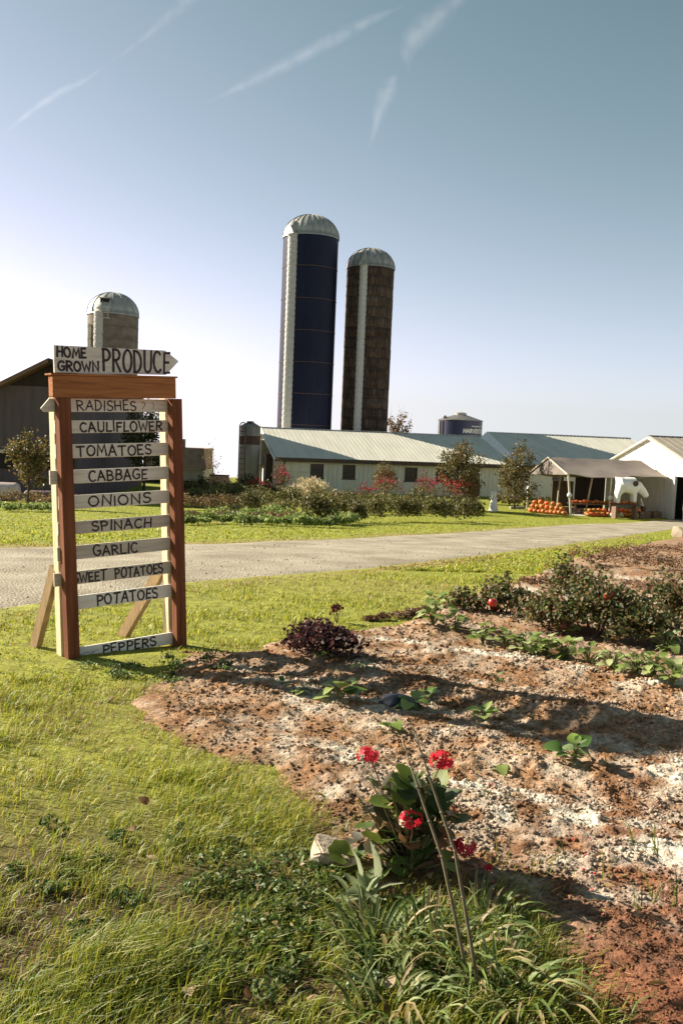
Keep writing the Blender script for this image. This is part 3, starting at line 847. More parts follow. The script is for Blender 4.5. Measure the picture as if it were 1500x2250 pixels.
for i in range(int(bt / .35)):
    mb.tube([(-.62, -.66, .3 + .35 * i), (-.22, -.66, .3 + .35 * i)], .02, 5)
mb.build('ladder_rungs', m_rust, fb)['kind'] = 'stuff'

# ================================================================== BUILDINGS
def wall_open(mb, u0, u1, z0, z1, t0, t1, openings, M=None):
    """a wall in the local xz plane, thickness t0..t1 in y, with real openings (u0,u1,z0,z1)"""
    us = sorted({u0, u1, *[v for o_ in openings for v in o_[:2]]}); zs = sorted({z0, z1, *[v for o_ in openings for v in o_[2:4]]})
    for a, b in zip(us, us[1:]):
        run = None
        for c, d in zip(zs, zs[1:]):
            if any(o_[0] <= a + 1e-6 and b - 1e-6 <= o_[1] and o_[2] <= c + 1e-6 and d - 1e-6 <= o_[3] for o_ in openings):
                continue
            mb.box(a, b, t0, t1, c, d, M)
def window(parent, u0, u1, z0, z1, y, mframe, mpane, bars=1, sill=True):
    fr = MB()
    for a, b, c, d in ((u0, u1, z1 - .05, z1), (u0, u1, z0, z0 + .05), (u0, u0 + .05, z0 + .05, z1 - .05), (u1 - .05, u1, z0 + .05, z1 - .05)):
        fr.box(a, b, y - .02, y + .05, c, d)
    f = fr.build('window', mframe, parent)
    if bars == 1:
        zm = (z0 + z1) / 2
        MB().box(u0 + .05, u1 - .05, y + .005, y + .045, zm - .03, zm + .03).build('sash_bar', mframe, f)
        MB().box(u0 + .05, u1 - .05, y + .05, y + .06, zm + .03, z1 - .05).build('pane', mpane, f)
        MB().box(u0 + .05, u1 - .05, y + .05, y + .06, z0 + .05, zm - .03).build('pane', mpane, f)
    else:
        MB().box(u0 + .05, u1 - .05, y + .05, y + .06, z0 + .05, z1 - .05).build('pane', mpane, f)
    if sill:
        MB().box(u0 - .06, u1 + .06, y - .07, y - .022, z0 - .06, z0 - .002).build('sill', mframe, f)
    return f
m_glass = mat('dusty_dark_glass', (.020, .014, .014), (.045, .032, .028), 3, .25)
m_wframe = mat('dark_window_frame', (.07, .05, .045), (.05, .035, .03), 6, .7)
m_side = mat('pale_barn_siding', (.66, .65, .53), (.56, .55, .44), .9, .75, stretch=(3, 3, .4), bump=.15, bscale=12, c3=(.62, .61, .50))
m_trim = mat('white_trim', (.78, .78, .74), (.66, .66, .62), 3, .6)
m_roof = mat('barn_metal_roof', (.60, .585, .50), (.52, .50, .42), 1.2, .6, .0, stretch=(1.5, .4, .4), bump=.08)
m_fascia = mat('brown_fascia', (.085, .055, .035), (.06, .04, .028), 4, .8)
m_batten = mat('siding_rib', (.62, .61, .50), (.52, .51, .41), 2, .75)

def slope_roof(parent, x0, x1, ye, ze, yr, zr, th, m, rib=.30, ribm=None, name='roof'):
    """one pitch of a metal roof from eave (ye,ze) to ridge (yr,zr), ribs running down the slope"""
    e, r_ = Vector((0, ye, ze)), Vector((0, yr, zr)); dn = (r_ - e).normalized(); nn = Vector((0, -dn.z, dn.y))
    if nn.z < 0: nn = -nn
    vs = []
    for x in (x0, x1):
        for p in (e, r_):
            vs += [Vector((x, 0, 0)) + p, Vector((x, 0, 0)) + p + nn * th]
    o = MB().add(vs, [(0, 2, 3, 1), (4, 5, 7, 6), (0, 1, 5, 4), (2, 6, 7, 3), (0, 4, 6, 2), (1, 3, 7, 5)]).build(name, m, parent)
    mb = MB(); x = x0 + .06
    while x < x1 - .03:
        a, b = Vector((x, 0, 0)) + e + nn * (th + .006), Vector((x, 0, 0)) + r_ + nn * (th + .006)
        mb.beam(a, b, .04, .012, up=nn); x += rib
    k = mb.build('roof_rib', ribm or m, o); k['kind'] = 'stuff'
    return o

# ---- long pale barn
AXB = R(15)
c0 = at(619, 1003, 59)
g = -2.46
barn = thing('long_barn', 'long low barn with pale siding, dark windows and cream metal roof', 'barn', (c0.x, c0.y, g), AXB)
LB, DB, EH = 16.6, 11.0, c0.z - g
RH = EH + 1.74
wins = [(1.92, 2.82, 1.02, 1.94), (4.10, 4.98, 1.02, 1.94), (8.42, 9.32, .98, 1.90), (10.62, 11.42, .98, 1.90)]
door = (13.02, 13.86, 0.0, 1.98)
win5 = (15.3, 15.9, .95, 1.75)
mb = MB(); wall_open(mb, 0, LB, 0, EH, 0, .14, wins + [door, win5]); mb.build('front_wall', m_side, barn)
mb = MB()
x = .15
while x < LB:
    if not any(a - .06 < x < b + .06 for a, b, *_ in wins + [door, win5]):
        mb.box(x, x + .035, -.022, -.002, .05, EH - .05)
    x += .3
mb.build('siding_rib', m_batten, barn)['kind'] = 'stuff'
for w in wins + [win5]:
    window(barn, *w, .03, m_wframe, m_glass)
dr = MB().box(door[0] + .02, door[1] - .02, .09, .12, .02, door[3] - .02).build('door', m_glass, barn)
MB().box(door[0] + .12, door[0] + .2, .05, .088, .95, 1.05).build('handle', m_alu, dr)
sh = MB().box(.70, 1.80, -.05, -.003, 1.42, 2.30).build('shutter', m_side, barn)
for a, b, c, d in ((.66, 1.84, 2.302, 2.34), (.66, 1.84, 1.38, 1.418), (.66, .698, 1.42, 2.30), (1.802, 1.84, 1.42, 2.30), (1.235, 1.265, 1.421, 2.299)):
    MB().box(a, b, -.065, -.052 if c == 1.421 else -.003, c, d).build('shutter_frame', m_batten, sh)
# gable end, bays and vent
mb = MB().prism([(0, 0), (DB, 0), (DB, EH), (DB / 2, RH), (0, EH)], -.14, -.002, 'x'); mb.build('gable_wall', m_side, barn)
MB().prism([(0, 0), (DB, 0), (DB, EH), (DB / 2, RH), (0, EH)], LB + .002, LB + .14, 'x').build('gable_wall', m_side, barn)
MB().box(0, LB, DB - .14, DB, 0, EH).build('back_wall', m_side, barn)
m_cream = mat('cream_boards', (.52, .47, .33), (.42, .37, .25), 2, .8, stretch=(4, 4, .5))
m_vent = mat('rusty_louvre', (.24, .11, .05), (.16, .075, .035), 6, .85)
bay = MB().box(-.75, -.145, 3.6, 5.4, 1.60, RH - .75).build('gable_bay', m_cream, barn)
vn = MB().box(-.80, -.753, 4.0, 4.8, 2.32, 3.30).build('vent', m_vent, bay)
for i in range(9):
    MB().beam((-.82, 4.02, 2.37 + i * .105), (-.82, 4.78, 2.37 + i * .105), .03, .06).build('louvre', m_vent, barn)
MB().box(-.75, -.147, 5.1, 5.4, .0, 1.598).build('bay_leg', m_cream, barn)
MB().box(-.40, -.148, 3.9, 4.8, .02, 1.58).build('gable_door', m_trim, barn)
MB().box(-.50, -.147, 6.4, 7.0, 0, 2.4).build('pilaster', m_cream, barn)
MB().box(-.35, -.147, 7.4, 8.8, .5, 1.7).build('gable_hatch', m_vent, barn)
MB().box(-.60, -.147, 2.3, 3.3, 0, EH + .05).build('gable_buttress', m_fascia, barn)
ov = .45
sl = 1.74 / (DB / 2)
slope_roof(barn, -.50, LB + .2, -ov, EH - ov * sl + .05, DB / 2, RH + .05, .06, m_roof)
slope_roof(barn, -.50, LB + .2, DB + ov, EH - ov * sl + .05, DB / 2, RH + .05, .06, m_roof, .6)
MB().box(-.5, LB + .2, DB / 2 - .12, DB / 2 + .12, RH + .115, RH + .15).build('ridge_cap', m_alu, barn)
MB().box(-.48, LB + .2, -ov - .03, -ov - .004, EH - ov * sl - .16, EH - ov * sl + .10).build('fascia', m_fascia, barn)
MB().box(-.48, LB + .2, -ov, -.16, EH - ov * sl - .09, EH - ov * sl - .06).build('soffit', m_fascia, barn)
for y_, s_ in ((-ov, 1), (DB + ov, -1)):
    MB().beam((-.535, y_, EH - ov * sl + .02), (-.535, DB / 2, RH + .02), .05, .20, up=(1, 0, 0)).build('rake_board', m_trim, barn)
MB().tube([(.18, -.10, .15), (.18, -.10, EH - .3), (.18, -ov + .02, EH - .16)], .05, 8).build('downspout', m_fascia, barn)

# ---- second barn carrying on to the right, its roof a little higher
bo = barn.matrix_basis @ Vector((0, 0, 0))
M_b = Matrix.Translation((c0.x, c0.y, g)) @ Matrix.Rotation(AXB, 4, 'Z')
p2 = M_b @ Vector((LB + .35, -.35, 0))
b2 = thing('second_barn', 'second barn in line with a broad white rake and shadowed dark metal roof', 'barn', p2, AXB)
L2, D2, E2 = 11.4, 11.6, EH + .05; R2 = E2 + 2.02
mb = MB(); wall_open(mb, 0, L2, 0, E2, 0, .14, [(2.2, 3.1, 1.0, 1.9), (5.0, 7.2, 0, 2.1)]); mb.build('front_wall', m_side, b2)
window(b2, 2.2, 3.1, 1.0, 1.9, .03, m_wframe, m_glass)
MB().box(5.02, 7.18, .09, .12, .02, 2.08).build('door', m_glass, b2)
for xx in (-.002, L2 + .142):
    MB().prism([(0, 0), (D2, 0), (D2, E2), (D2 / 2, R2), (0, E2)], xx - .14, xx, 'x').build('gable_wall', m_side, b2)
s2 = 2.02 / (D2 / 2)
slope_roof(b2, -.30, L2 + .4, -ov, E2 - ov * s2 + .05, D2 / 2, R2 + .05, .06, m_roof)
slope_roof(b2, -.30, L2 + .4, D2 + ov, E2 - ov * s2 + .05, D2 / 2, R2 + .05, .06, m_roof, .6)
MB().box(-.30, L2 + .4, D2 / 2 - .12, D2 / 2 + .12, R2 + .115, R2 + .15).build('ridge_cap', m_alu, b2)
MB().box(-.28, L2 + .4, -ov - .03, -ov - .004, E2 - ov * s2 - .16, E2 - ov * s2 + .10).build('fascia', m_fascia, b2)
mb = MB()
e0, e1 = Vector((-.33, -ov - .05, E2 - ov * s2 - .0)), Vector((-.33, D2 / 2, R2 + .04))
mb.beam(e0, e1, .06, .34, up=(1, 0, 0)); mb.build('rake_board', m_trim, b2)
mb = MB().add([(-.95, -ov - .05, E2 - ov * s2 - .30), (-.95, D2 / 2 - .2, R2 - .30), (-.36, D2 / 2 - .2, R2 + .16), (-.36, -ov - .05, E2 - ov * s2 + .14),
               (-.95, -ov - .05, E2 - ov * s2 - .34), (-.95, D2 / 2 - .2, R2 - .34), (-.36, D2 / 2 - .2, R2 + .12), (-.36, -ov - .05, E2 - ov * s2 + .10)],
              [(0, 3, 2, 1), (4, 5, 6, 7), (0, 1, 5, 4), (1, 2, 6, 5), (2, 3, 7, 6), (3, 0, 4, 7)])
mb.build('flashing', m_trim, b2)

# ---- white barn at the right edge
wc = Vector((18.15, 47.0, -2.45))
AXW = math.atan2(.09, .996)
m_whitew = mat('whitewashed_boards', (.74, .71, .66), (.60, .55, .48), 1.6, .85, stretch=(5, 5, .5), bump=.2, bscale=10, c3=(.71, .68, .63))
m_wroof = mat('tan_metal_roof', (.33, .29, .23), (.27, .235, .185), 1.4, .6, .1)
wb = thing('white_barn', 'whitewashed barn gable with tan roof at the right edge', 'barn', wc, AXW)
DW, EW, RW, LW = 11.0, 2.98, 4.42, 9.0
# gable is boarded: each plank its own piece
xw = 0.0; k = 0
dy0, dy1, dz = .75, 2.05, 2.40          # doorway
planks = MB()
while xw < DW - .01:
    x1_ = min(DW, xw + .30)
    def topz(y_): return EW + (RW - EW) * (1 - abs(y_ - DW / 2) / (DW / 2))
    zb = dz if (xw + .15 > dy0 and xw + .15 < dy1) else 0
    po = MB().prism([(xw + .004, zb), (x1_ - .004, zb), (x1_ - .004, topz(x1_)), (xw + .004, topz(xw))], -.10 - .006 * (k % 3), -.02, 'x')
    po.build('plank', m_whitew, wb); xw = x1_; k += 1
MB().prism([(0, dz), (DW, dz), (DW, EW), (DW / 2, RW), (0, EW)], -.018, 0, 'x').build('gable_backing', m_whitew, wb)
MB().box(-.018, 0, dy1, DW, 0, dz - .002).build('gable_backing', m_whitew, wb)
MB().box(-.13, -.112, dy0 - .10, dy0 - .002, 0, dz + .08).build('door_frame', m_trim, wb)
MB().box(-.13, -.112, dy1 + .002, dy1 + .10, 0, dz + .08).build('door_frame', m_trim, wb)
MB().box(.5, .54, .2, 3.2, 0, 2.9).build('doorway_dark_panel', m_dark, wb)  # near-black sheet inside the doorway, interior shade put into its colour
MB().box(0.15, LW, 0, .14, 0, EW).build('front_wall', m_whitew, wb)
MB().box(0.15, LW, DW - .14, DW, 0, EW).build('back_wall', m_whitew, wb)
sw = (RW - EW) / (DW / 2)
slope_roof(wb, -.22, LW, -.4, EW - .4 * sw + .05, DW / 2, RW + .05, .07, m_wroof, .45)
slope_roof(wb, -.22, LW, DW + .4, EW - .4 * sw + .05, DW / 2, RW + .05, .07, m_wroof, .45)
MB().box(-.22, LW, DW / 2 - .14, DW / 2 + .14, RW + .125, RW + .16).build('ridge_cap', m_rust, wb)
for y_ in (-.4, DW + .4):
    MB().beam((-.25, y_, EW - .4 * sw), (-.25, DW / 2, RW), .04, .22, up=(1, 0, 0)).build('rake_board', m_trim, wb)

# ---- dark shed at the left edge
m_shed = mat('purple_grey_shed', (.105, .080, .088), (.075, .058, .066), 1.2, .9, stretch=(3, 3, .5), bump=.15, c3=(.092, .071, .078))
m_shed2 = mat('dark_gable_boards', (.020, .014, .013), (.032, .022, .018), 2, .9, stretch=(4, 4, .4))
m_shroof = mat('brown_shed_roof', (.17, .095, .055), (.12, .07, .045), 2, .8)
YS = 46
pk, le, re_ = at(116, 789, YS), at(0, 846, YS), at(184, 826, YS)
gs_ = H(pk.x, YS) - .1
shed = thing('dark_shed', 'big dark shed with sloping brown roof edge behind the sign', 'shed', (pk.x, YS, gs_))
zp, zl, zr_ = pk.z - gs_, le.z - gs_, re_.z - gs_
slp = (zp - zl) / (pk.x - le.x)
xl = -8.5; zl2 = zp - slp * 8.5; xr = re_.x - pk.x
zw = at(60, 848, YS).z - gs_
MB().prism([(xl, 0), (xr, 0), (xr, zr_ - .1), (xr, zw), (xl, zw)] if zr_ > zw else [(xl, 0), (xr, 0), (xr, zr_), (xl, zl2)], 0, .2).build('lower_wall', m_shed, shed)
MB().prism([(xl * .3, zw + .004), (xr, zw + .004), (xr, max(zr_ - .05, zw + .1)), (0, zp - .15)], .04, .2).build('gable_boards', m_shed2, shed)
MB().add([(xl, -.7, zl2), (xl, 14, zl2), (0, 14, zp), (0, -.7, zp), (xl, -.7, zl2 - .22), (xl, 14, zl2 - .22), (0, 14, zp - .22), (0, -.7, zp - .22)],
         [(0, 3, 2, 1), (4, 5, 6, 7), (0, 4, 7, 3), (1, 2, 6, 5), (0, 1, 5, 4), (3, 7, 6, 2)]).build('roof', m_shroof, shed)
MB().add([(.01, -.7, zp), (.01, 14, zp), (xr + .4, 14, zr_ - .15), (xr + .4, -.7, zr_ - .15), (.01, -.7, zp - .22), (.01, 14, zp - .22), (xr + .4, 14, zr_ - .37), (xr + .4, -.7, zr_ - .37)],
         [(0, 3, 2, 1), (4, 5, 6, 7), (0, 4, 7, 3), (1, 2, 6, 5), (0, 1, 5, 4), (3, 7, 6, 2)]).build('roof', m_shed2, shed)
MB().box(xr - .2, xr, .2, 13.8, 0, zr_ - .4).build('side_wall', m_shed, shed)
zb_ = at(50, 994, YS).z - gs_
MB().box(xl, xr - .05, -.12, -.004, zb_ - .06, zb_ + .10).build('sill_beam', m_chute, shed)
MB().box(xl, xr - .4, -.06, -.004, zb_ - .85, zb_ - .10).build('dark_opening_panel', m_dark, shed)  # solid near-black panel on the wall face, painted as an opening's inner darkness

# ---- old farm building with shingle roof right of the sign
m_shing = mat('faded_shingles', (.30, .205, .145), (.20, .13, .095), 2.2, .9, bump=.4, bscale=9, c3=(.25, .18, .13))
m_clap = mat('grey_clapboard', (.42, .42, .35), (.33, .33, .27), 2, .85)
YF = 64
fa_, fb_ = at(392, 984, YF), at(448, 986, YF)
gf = H(fa_.x, YF)
fh = thing('farm_outbuilding', 'small grey clapboard outbuilding with faded shingle roof right of the sign', 'outbuilding', (fa_.x - 2.2, YF, gf))
W_ = fb_.x - fa_.x + 2.2
zt_, zm_ = fa_.z - gf, at(420, 1031, YF).z - gf
zdl = at(420, 1056, YF).z - gf
bx = at(456, 1031, YF).x - fa_.x + 2.2
n_c = 7                                   # courses of shingles, each its own lapped piece
for i in range(n_c):
    a, b = i / n_c, (i + 1) / n_c
    y0, y1 = -.75 + .75 * a, -.75 + .75 * b; z0_, z1_ = zm_ + (zt_ - zm_) * a, zm_ + (zt_ - zm_) * b
    wa, wb_ = bx + (W_ - bx) * a, bx + (W_ - bx) * b
    MB().add([(-.1, y0 - .05, z0_ - .02), (wa, y0 - .05, z0_ - .02), (wb_, y1, z1_ + .03), (-.1, y1, z1_ + .03), (-.1, y0 + .1, z0_ - .02), (wa, y0 + .1, z0_ - .02), (wb_, y1 + .12, z1_ + .03), (-.1, y1 + .12, z1_ + .03)],
             [(0, 1, 2, 3), (4, 7, 6, 5), (0, 4, 5, 1), (1, 5, 6, 2), (2, 6, 7, 3), (3, 7, 4, 0)]).build('shingle_course', m_shing, fh)
MB().box(-.1, W_, .13, 4.5, zm_, zt_ - .02).build('attic', m_shing, fh)
n_b = 6
for i in range(n_b):
    z0_ = zdl + (zm_ - zdl) * i / n_b; z1_ = zdl + (zm_ - zdl) * (i + 1) / n_b - .01
    MB().box(0, bx - .2, -.45 - .02 * (i % 2), -.3, z0_, z1_).build('clapboard', m_clap, fh)
MB().box(0, bx - .2, -.298, 4.5, .0, zm_ - .01).build('wall', m_clap, fh)
MB().box(-.2, bx + .1, -.62, -.30, zdl - .16, zdl - .02).build('lean_to_edge', m_dark, fh)
MB().box(2.0, 2.55, .4, .9, zt_ - .3, zt_ + .62).build('chimney', m_shing, fh)
q0, q1 = at(452, 1045, 66), at(500, 1046, 66); zq = at(476, 1062, 66).z
lo = thing('low_roofed_shed', 'low shed with rusty brown roof between outbuilding and feed bin', 'shed', (q0.x, 66, H(q0.x, 66)))
gz_ = H(q0.x, 66)
MB().add([(0, -.9, zq - gz_ - .1), (q1.x - q0.x + .5, -.9, zq - gz_ - .1), (q1.x - q0.x, .6, q0.z - gz_), (0, .6, q0.z - gz_), (0, -.9, zq - gz_ - .2), (q1.x - q0.x + .5, -.9, zq - gz_ - .2), (q1.x - q0.x, .6, q0.z - gz_ - .1), (0, .6, q0.z - gz_ - .1)],
         [(0, 1, 2, 3), (4, 7, 6, 5), (0, 4, 5, 1), (1, 5, 6, 2), (2, 6, 7, 3), (3, 7, 4, 0)]).build('roof', m_shing, lo)
MB().box(0.05, q1.x - q0.x + .2, -.6, .4, 0, zq - gz_ - .15).build('wall', m_fascia, lo)
MB().box(-.05, q1.x - q0.x + .05, .55, .72, q0.z - gz_ - .02, q0.z - gz_ + .08).build('ridge_cap', m_rust, lo)

# ---- farm stand canopy
m_tarp = mat('dusty_canopy_cloth', (.21, .175, .15), (.14, .115, .10), 1.0, .9, bump=.2, bscale=3, c3=(.18, .15, .128))
m_post = mat('pale_canopy_post', (.56, .50, .38), (.44, .38, .28), 5, .7)
EA, EB = Vector((12.0, 48.6, 0)), Vector((17.7, 49.4, 0))      # front eave
BA, BB2 = Vector((10.9, 53.5, 0)), Vector((17.45, 54.4, 0))     # back eave
gz0 = H(12, 49)
st = thing('farm_stand', 'open farm stand under a sagging grey brown canopy beside the white barn', 'market stall', (EA.x, EA.y, gz0))
def stl(v, z_): return Vector((v.x - EA.x, v.y - EA.y, z_))
zf_, zb2, zrg = 2.22, 2.0, 3.02
RA, RB = (EA + BA) / 2, (EB + BB2) / 2
RB = RB + Vector((-.7, 0, 0))
nu, nv = 18, 8
def sheet(e0, e1, r0, r1, ze, zr_, sag):
    vs = []
    for dz_ in (0, .035):
        for i in range(nu + 1):
            u_ = i / nu
            for j in range(nv + 1):
                v_ = j / nv
                e, r_ = e0.lerp(e1, u_), r0.lerp(r1, u_)
                p = e.lerp(r_, v_); z_ = ze + (zr_ - ze) * v_
                z_ -= sag * math.sin(math.pi * v_) * (.6 + .4 * math.sin(u_ * 9)) + .14 * math.sin(math.pi * min(1, u_ * 1.6)) * (1 - v_)
                z_ += .02 * math.sin(u_ * 23 + v_ * 5)
                vs.append(stl(p, z_ + dz_))
    n_ = (nu + 1) * (nv + 1); fs = []
    for i in range(nu):
        for j in range(nv):
            a = i * (nv + 1) + j
            fs.append((a, a + nv + 1, a + nv + 2, a + 1)); fs.append(tuple(n_ + q for q in (a, a + 1, a + nv + 2, a + nv + 1)))
    ed = [i * (nv + 1) for i in range(nu + 1)] + [nu * (nv + 1) + j for j in range(1, nv + 1)] + [i * (nv + 1) + nv for i in range(nu - 1, -1, -1)] + [j for j in range(nv - 1, 0, -1)]
    for a, b in zip(ed, ed[1:] + ed[:1]): fs.append((a, b, b + n_, a + n_))
    return MB().add(vs, fs)
sheet(EA, EB, RA, RB, zf_, zrg, .10).build('canopy', m_tarp, st, smooth=True, angle=40)
sheet(BA, BB2, RA, RB, zb2, zrg, .08).build('canopy', m_tarp, st, smooth=True, angle=40)
pe, pb, pr_ = stl(EA, zf_ - .02), stl(BA, zb2 - .02), stl(RA, zrg - .03)
off = Vector((.03, 0, 0))
MB().add([pe, pr_, pb, pe + off, pr_ + off, pb + off], [(0, 2, 1), (3, 4, 5), (0, 1, 4, 3), (1, 2, 5, 4), (2, 0, 3, 5)]).build('gable_cloth', m_tarp, st)
MB().tube([pe + Vector((-.05, 0, .02)), pr_ + Vector((-.05, 0, .05)), pb + Vector((-.05, 0, .02))], .045, 6).build('gable_rail', m_post, st)
def post(p0, p1, r_=.06):
    MB().tube([p0, (Vector(p0) + Vector(p1)) / 2, p1], r_, 8).build('post', m_post, st, smooth=True, angle=50)
post(stl(EA + Vector((.25, -.05, 0)), 0), stl(EA, zf_)); post(stl(BA, -.05), stl(BA, zb2))
p_ = EA.lerp(EB, .32); post(stl(p_ + Vector((-.25, 1.8, 0)), -.02), stl(p_ + Vector((.05, 1.8, 0)), 2.3), .05)
p_ = EA.lerp(EB, .42); post(stl(p_, 0), stl(p_, 2.1), .04)
p_ = BA.lerp(BB2, .2); post(stl(p_ + Vector((.2, -1.2, 0)), 0), stl(p_ + Vector((.3, -1.2, 0)), 2.3), .05)
for p_, z_ in ((EA + Vector((.1, -.1, 0)), 1.12), (BA + Vector((.02, -.1, 0)), 1.15), (EA.lerp(EB, .42), 1.05)):
    MB().lathe([(.01, -.13), (.10, -.10), (.14, 0), (.10, .10), (.01, .13)], 10, c=stl(p_, z_)).build('post_ornament', m_trim, st, smooth=True)
# display shelf and its back wall
m_plank = mat('weathered_plank', (.20, .13, .085), (.13, .085, .06), 4, .85, stretch=(.6, 5, 5))
for i in range(3):
    a, b = EA.lerp(EB, .0) + Vector((.5, 1.2 + .28 * i, 0)), EA.lerp(EB, 1) + Vector((-1.2, 1.2 + .28 * i, 0))
    MB().beam(stl(a, .58), stl(b, .58), .26, .04).build('shelf_plank', m_plank, st)
for u_ in (.05, .4, .75):
    a = EA.lerp(EB, u_) + Vector((.5, 1.45, 0))
    MB().box(-.05, .05, -.3, .3, 0, .555, Matrix.Translation(stl(a, 0))).build('trestle', m_plank, st)
bw0, bw1 = BA.lerp(BB2, .22), BB2
MB().beam(stl(bw0, .9), stl(bw0.lerp(bw1, .25), .9), .08, 1.5).build('back_panel', m_fascia, st)
MB().beam(stl(bw0.lerp(bw1, .27), 1.0), stl(bw0.lerp(bw1, .62), 1.0), .08, 1.9).build('back_panel', m_shed2, st)
MB().beam(stl(bw0.lerp(bw1, .64), 1.0), stl(bw1, 1.0), .08, 1.9).build('back_panel', m_clap, st)

# ================================================================== PLANTS
LEAF = leaf_mat('leaf', .40, .5)
PETAL = leaf_mat('petal', .35, .6)
m_bark = mat('bark', (.10, .07, .05), (.06, .042, .032), 12, .95, bump=.4, stretch=(4, 4, 1))
m_stem = mat('green_stem', (.10, .13, .035), (.15, .12, .05), 20, .7)
m_dry = mat('dry_stalk', (.150, .120, .055), (.085, .070, .032), 14, .8, stretch=(5, 5, 1))
OLIVE = [(.130, .125, .034), (.185, .155, .052), (.090, .100, .030), (.25, .19, .08), (.065, .075, .026)]
BROWN = [(.20, .12, .055), (.14, .085, .042), (.25, .16, .075), (.10, .075, .035)]
LIME_G = [(.21, .27, .055), (.28, .33, .095), (.15, .21, .045), (.34, .38, .16)]
RED_FL = [(.36, .022, .035), (.26, .016, .03), (.45, .05, .06), (.20, .012, .02)]
BRONZE = [(.17, .105, .035), (.12, .085, .03), (.22, .135, .045), (.09, .075, .03)]

def px_bushes(items, n_per, size, cols, weights=None, lump=.3, spread=1.0):
    """leaf clouds standing on the ground; items: (px, base py, width px, height px)"""
    P_, C_, S_ = [], [], []
    for px, py, wpx, hpx in items:
        b = hit(px, py); k = b.y / F_PX; w, h_ = wpx * k, hpx * k
        n = int(n_per * (.7 + .6 * random.random()))
        P_.append(ell_points(n, (b.x, b.y + w * .35, b.z + h_ * .48), (w * .5, w * .45 * spread, h_ * .55), lump, .35))
        tone = 1 + random.uniform(-.22, .22)
        C_.append(pal(n, cols, weights) * tone); S_.append(size * (.6 + .8 * rng.random(n)) * (k / .0125) ** .35)
    return np.concatenate(P_), np.concatenate(S_), np.concatenate(C_)
def row_stuff(name, label, cat, items, n_per, size, cols, weights=None, lump=.3, aspect=.6):
    P_, S_, C_ = px_bushes(items, n_per, size, cols, weights, lump)
    P_[:, 2] = np.maximum(P_[:, 2], hgt(P_[:, 0], P_[:, 1]) + .01)
    return tag(leaves(name, LEAF, None, P_, S_, C_, aspect=aspect), label, cat, kind='stuff')

rr = random.Random(5)
def line_items(x0, y0, x1, y1, n, w, h_, jw=.25, jh=.3, jy=3):
    return [(x0 + (x1 - x0) * (i + rr.uniform(-.3, .3)) / max(1, n - 1), y0 + (y1 - y0) * i / max(1, n - 1) + rr.uniform(-jy, jy), w * (1 + rr.uniform(-jw, jw)), h_ * (1 + rr.uniform(-jh, jh))) for i in range(n)]
# vegetable beds across the drive, front to back
row_stuff('vegetable_row', 'pale green leafy vegetables along the front edge of the far garden', 'vegetables',
          line_items(395, 1152, 760, 1158, 22, 44, 22) + line_items(470, 1135, 640, 1142, 9, 46, 24) + line_items(640, 1150, 770, 1152, 7, 40, 24) + line_items(0, 1122, 110, 1124, 6, 44, 16), 330, .075, LIME_G + [(.10, .15, .04)], (3, 3, 3, 2, 2), aspect=.8)
row_stuff('spent_row', 'brown dying vegetable growth in the far garden', 'vegetables',
          line_items(400, 1140, 640, 1148, 12, 46, 20) + line_items(0, 1108, 160, 1112, 8, 50, 26) + line_items(395, 1122, 560, 1128, 8, 44, 34), 300, .07, BROWN + OLIVE[:2], (3, 3, 2, 2, 1, 1))
row_stuff('olive_bushes', 'dense olive green bushes filling the far garden behind the vegetables', 'bushes',
          line_items(400, 1114, 560, 1118, 10, 56, 46) + line_items(530, 1128, 740, 1136, 12, 58, 48) + line_items(690, 1150, 1045, 1148, 19, 58, 60) + line_items(720, 1130, 1000, 1128, 13, 60, 44), 640, .085, OLIVE, (4, 4, 4, 2, 3))
row_stuff('back_bushes', 'mixed dark and bronze bushes along the back of the far garden', 'bushes',
          line_items(395, 1100, 600, 1100, 14, 48, 40) + line_items(600, 1100, 700, 1104, 5, 40, 30) + line_items(0, 1090, 120, 1092, 7, 46, 28), 420, .10, OLIVE + BRONZE, (3, 3, 4, 1, 4, 2, 2, 1, 1))

def plant(name, label, cat, px, py, wpx, hpx, n, size, cols, weights=None, lump=.3, stems=5, group=None, sub='foliage', mat_=None, aspect=.6, shell=.35, zc=.5, depth=1.0):
    """a bush or shrub: stems and foliage on the ground"""
    b = hit(px, py); k = b.y / F_PX; w, h_ = wpx * k, hpx * k
    t = thing(name, label, cat, (b.x, b.y, b.z), 0, group)
    if stems:
        mb = MB()
        for i in range(stems):
            a = i * 2.4; q = Vector((math.cos(a) * w * .28, math.sin(a) * w * .28, h_ * (.6 + .25 * random.random())))
            mb = MB().tube([(q.x * .1, q.y * .1, -.03), (q.x * .45, q.y * .45, q.z * .5), tuple(q)], [.018 * h_ + .003, .012 * h_ + .002, .005 * h_ + .001], 5)
            mb.build('stem', m_bark, t)
    leaves(sub, mat_ or LEAF, t, ell_points(n, (0, 0, h_ * zc), (w * .5, w * .5 * depth, h_ * .52), lump, shell), size * (.6 + .8 * rng.random(n)), pal(n, cols, weights), aspect=aspect)
    return t, b, w, h_

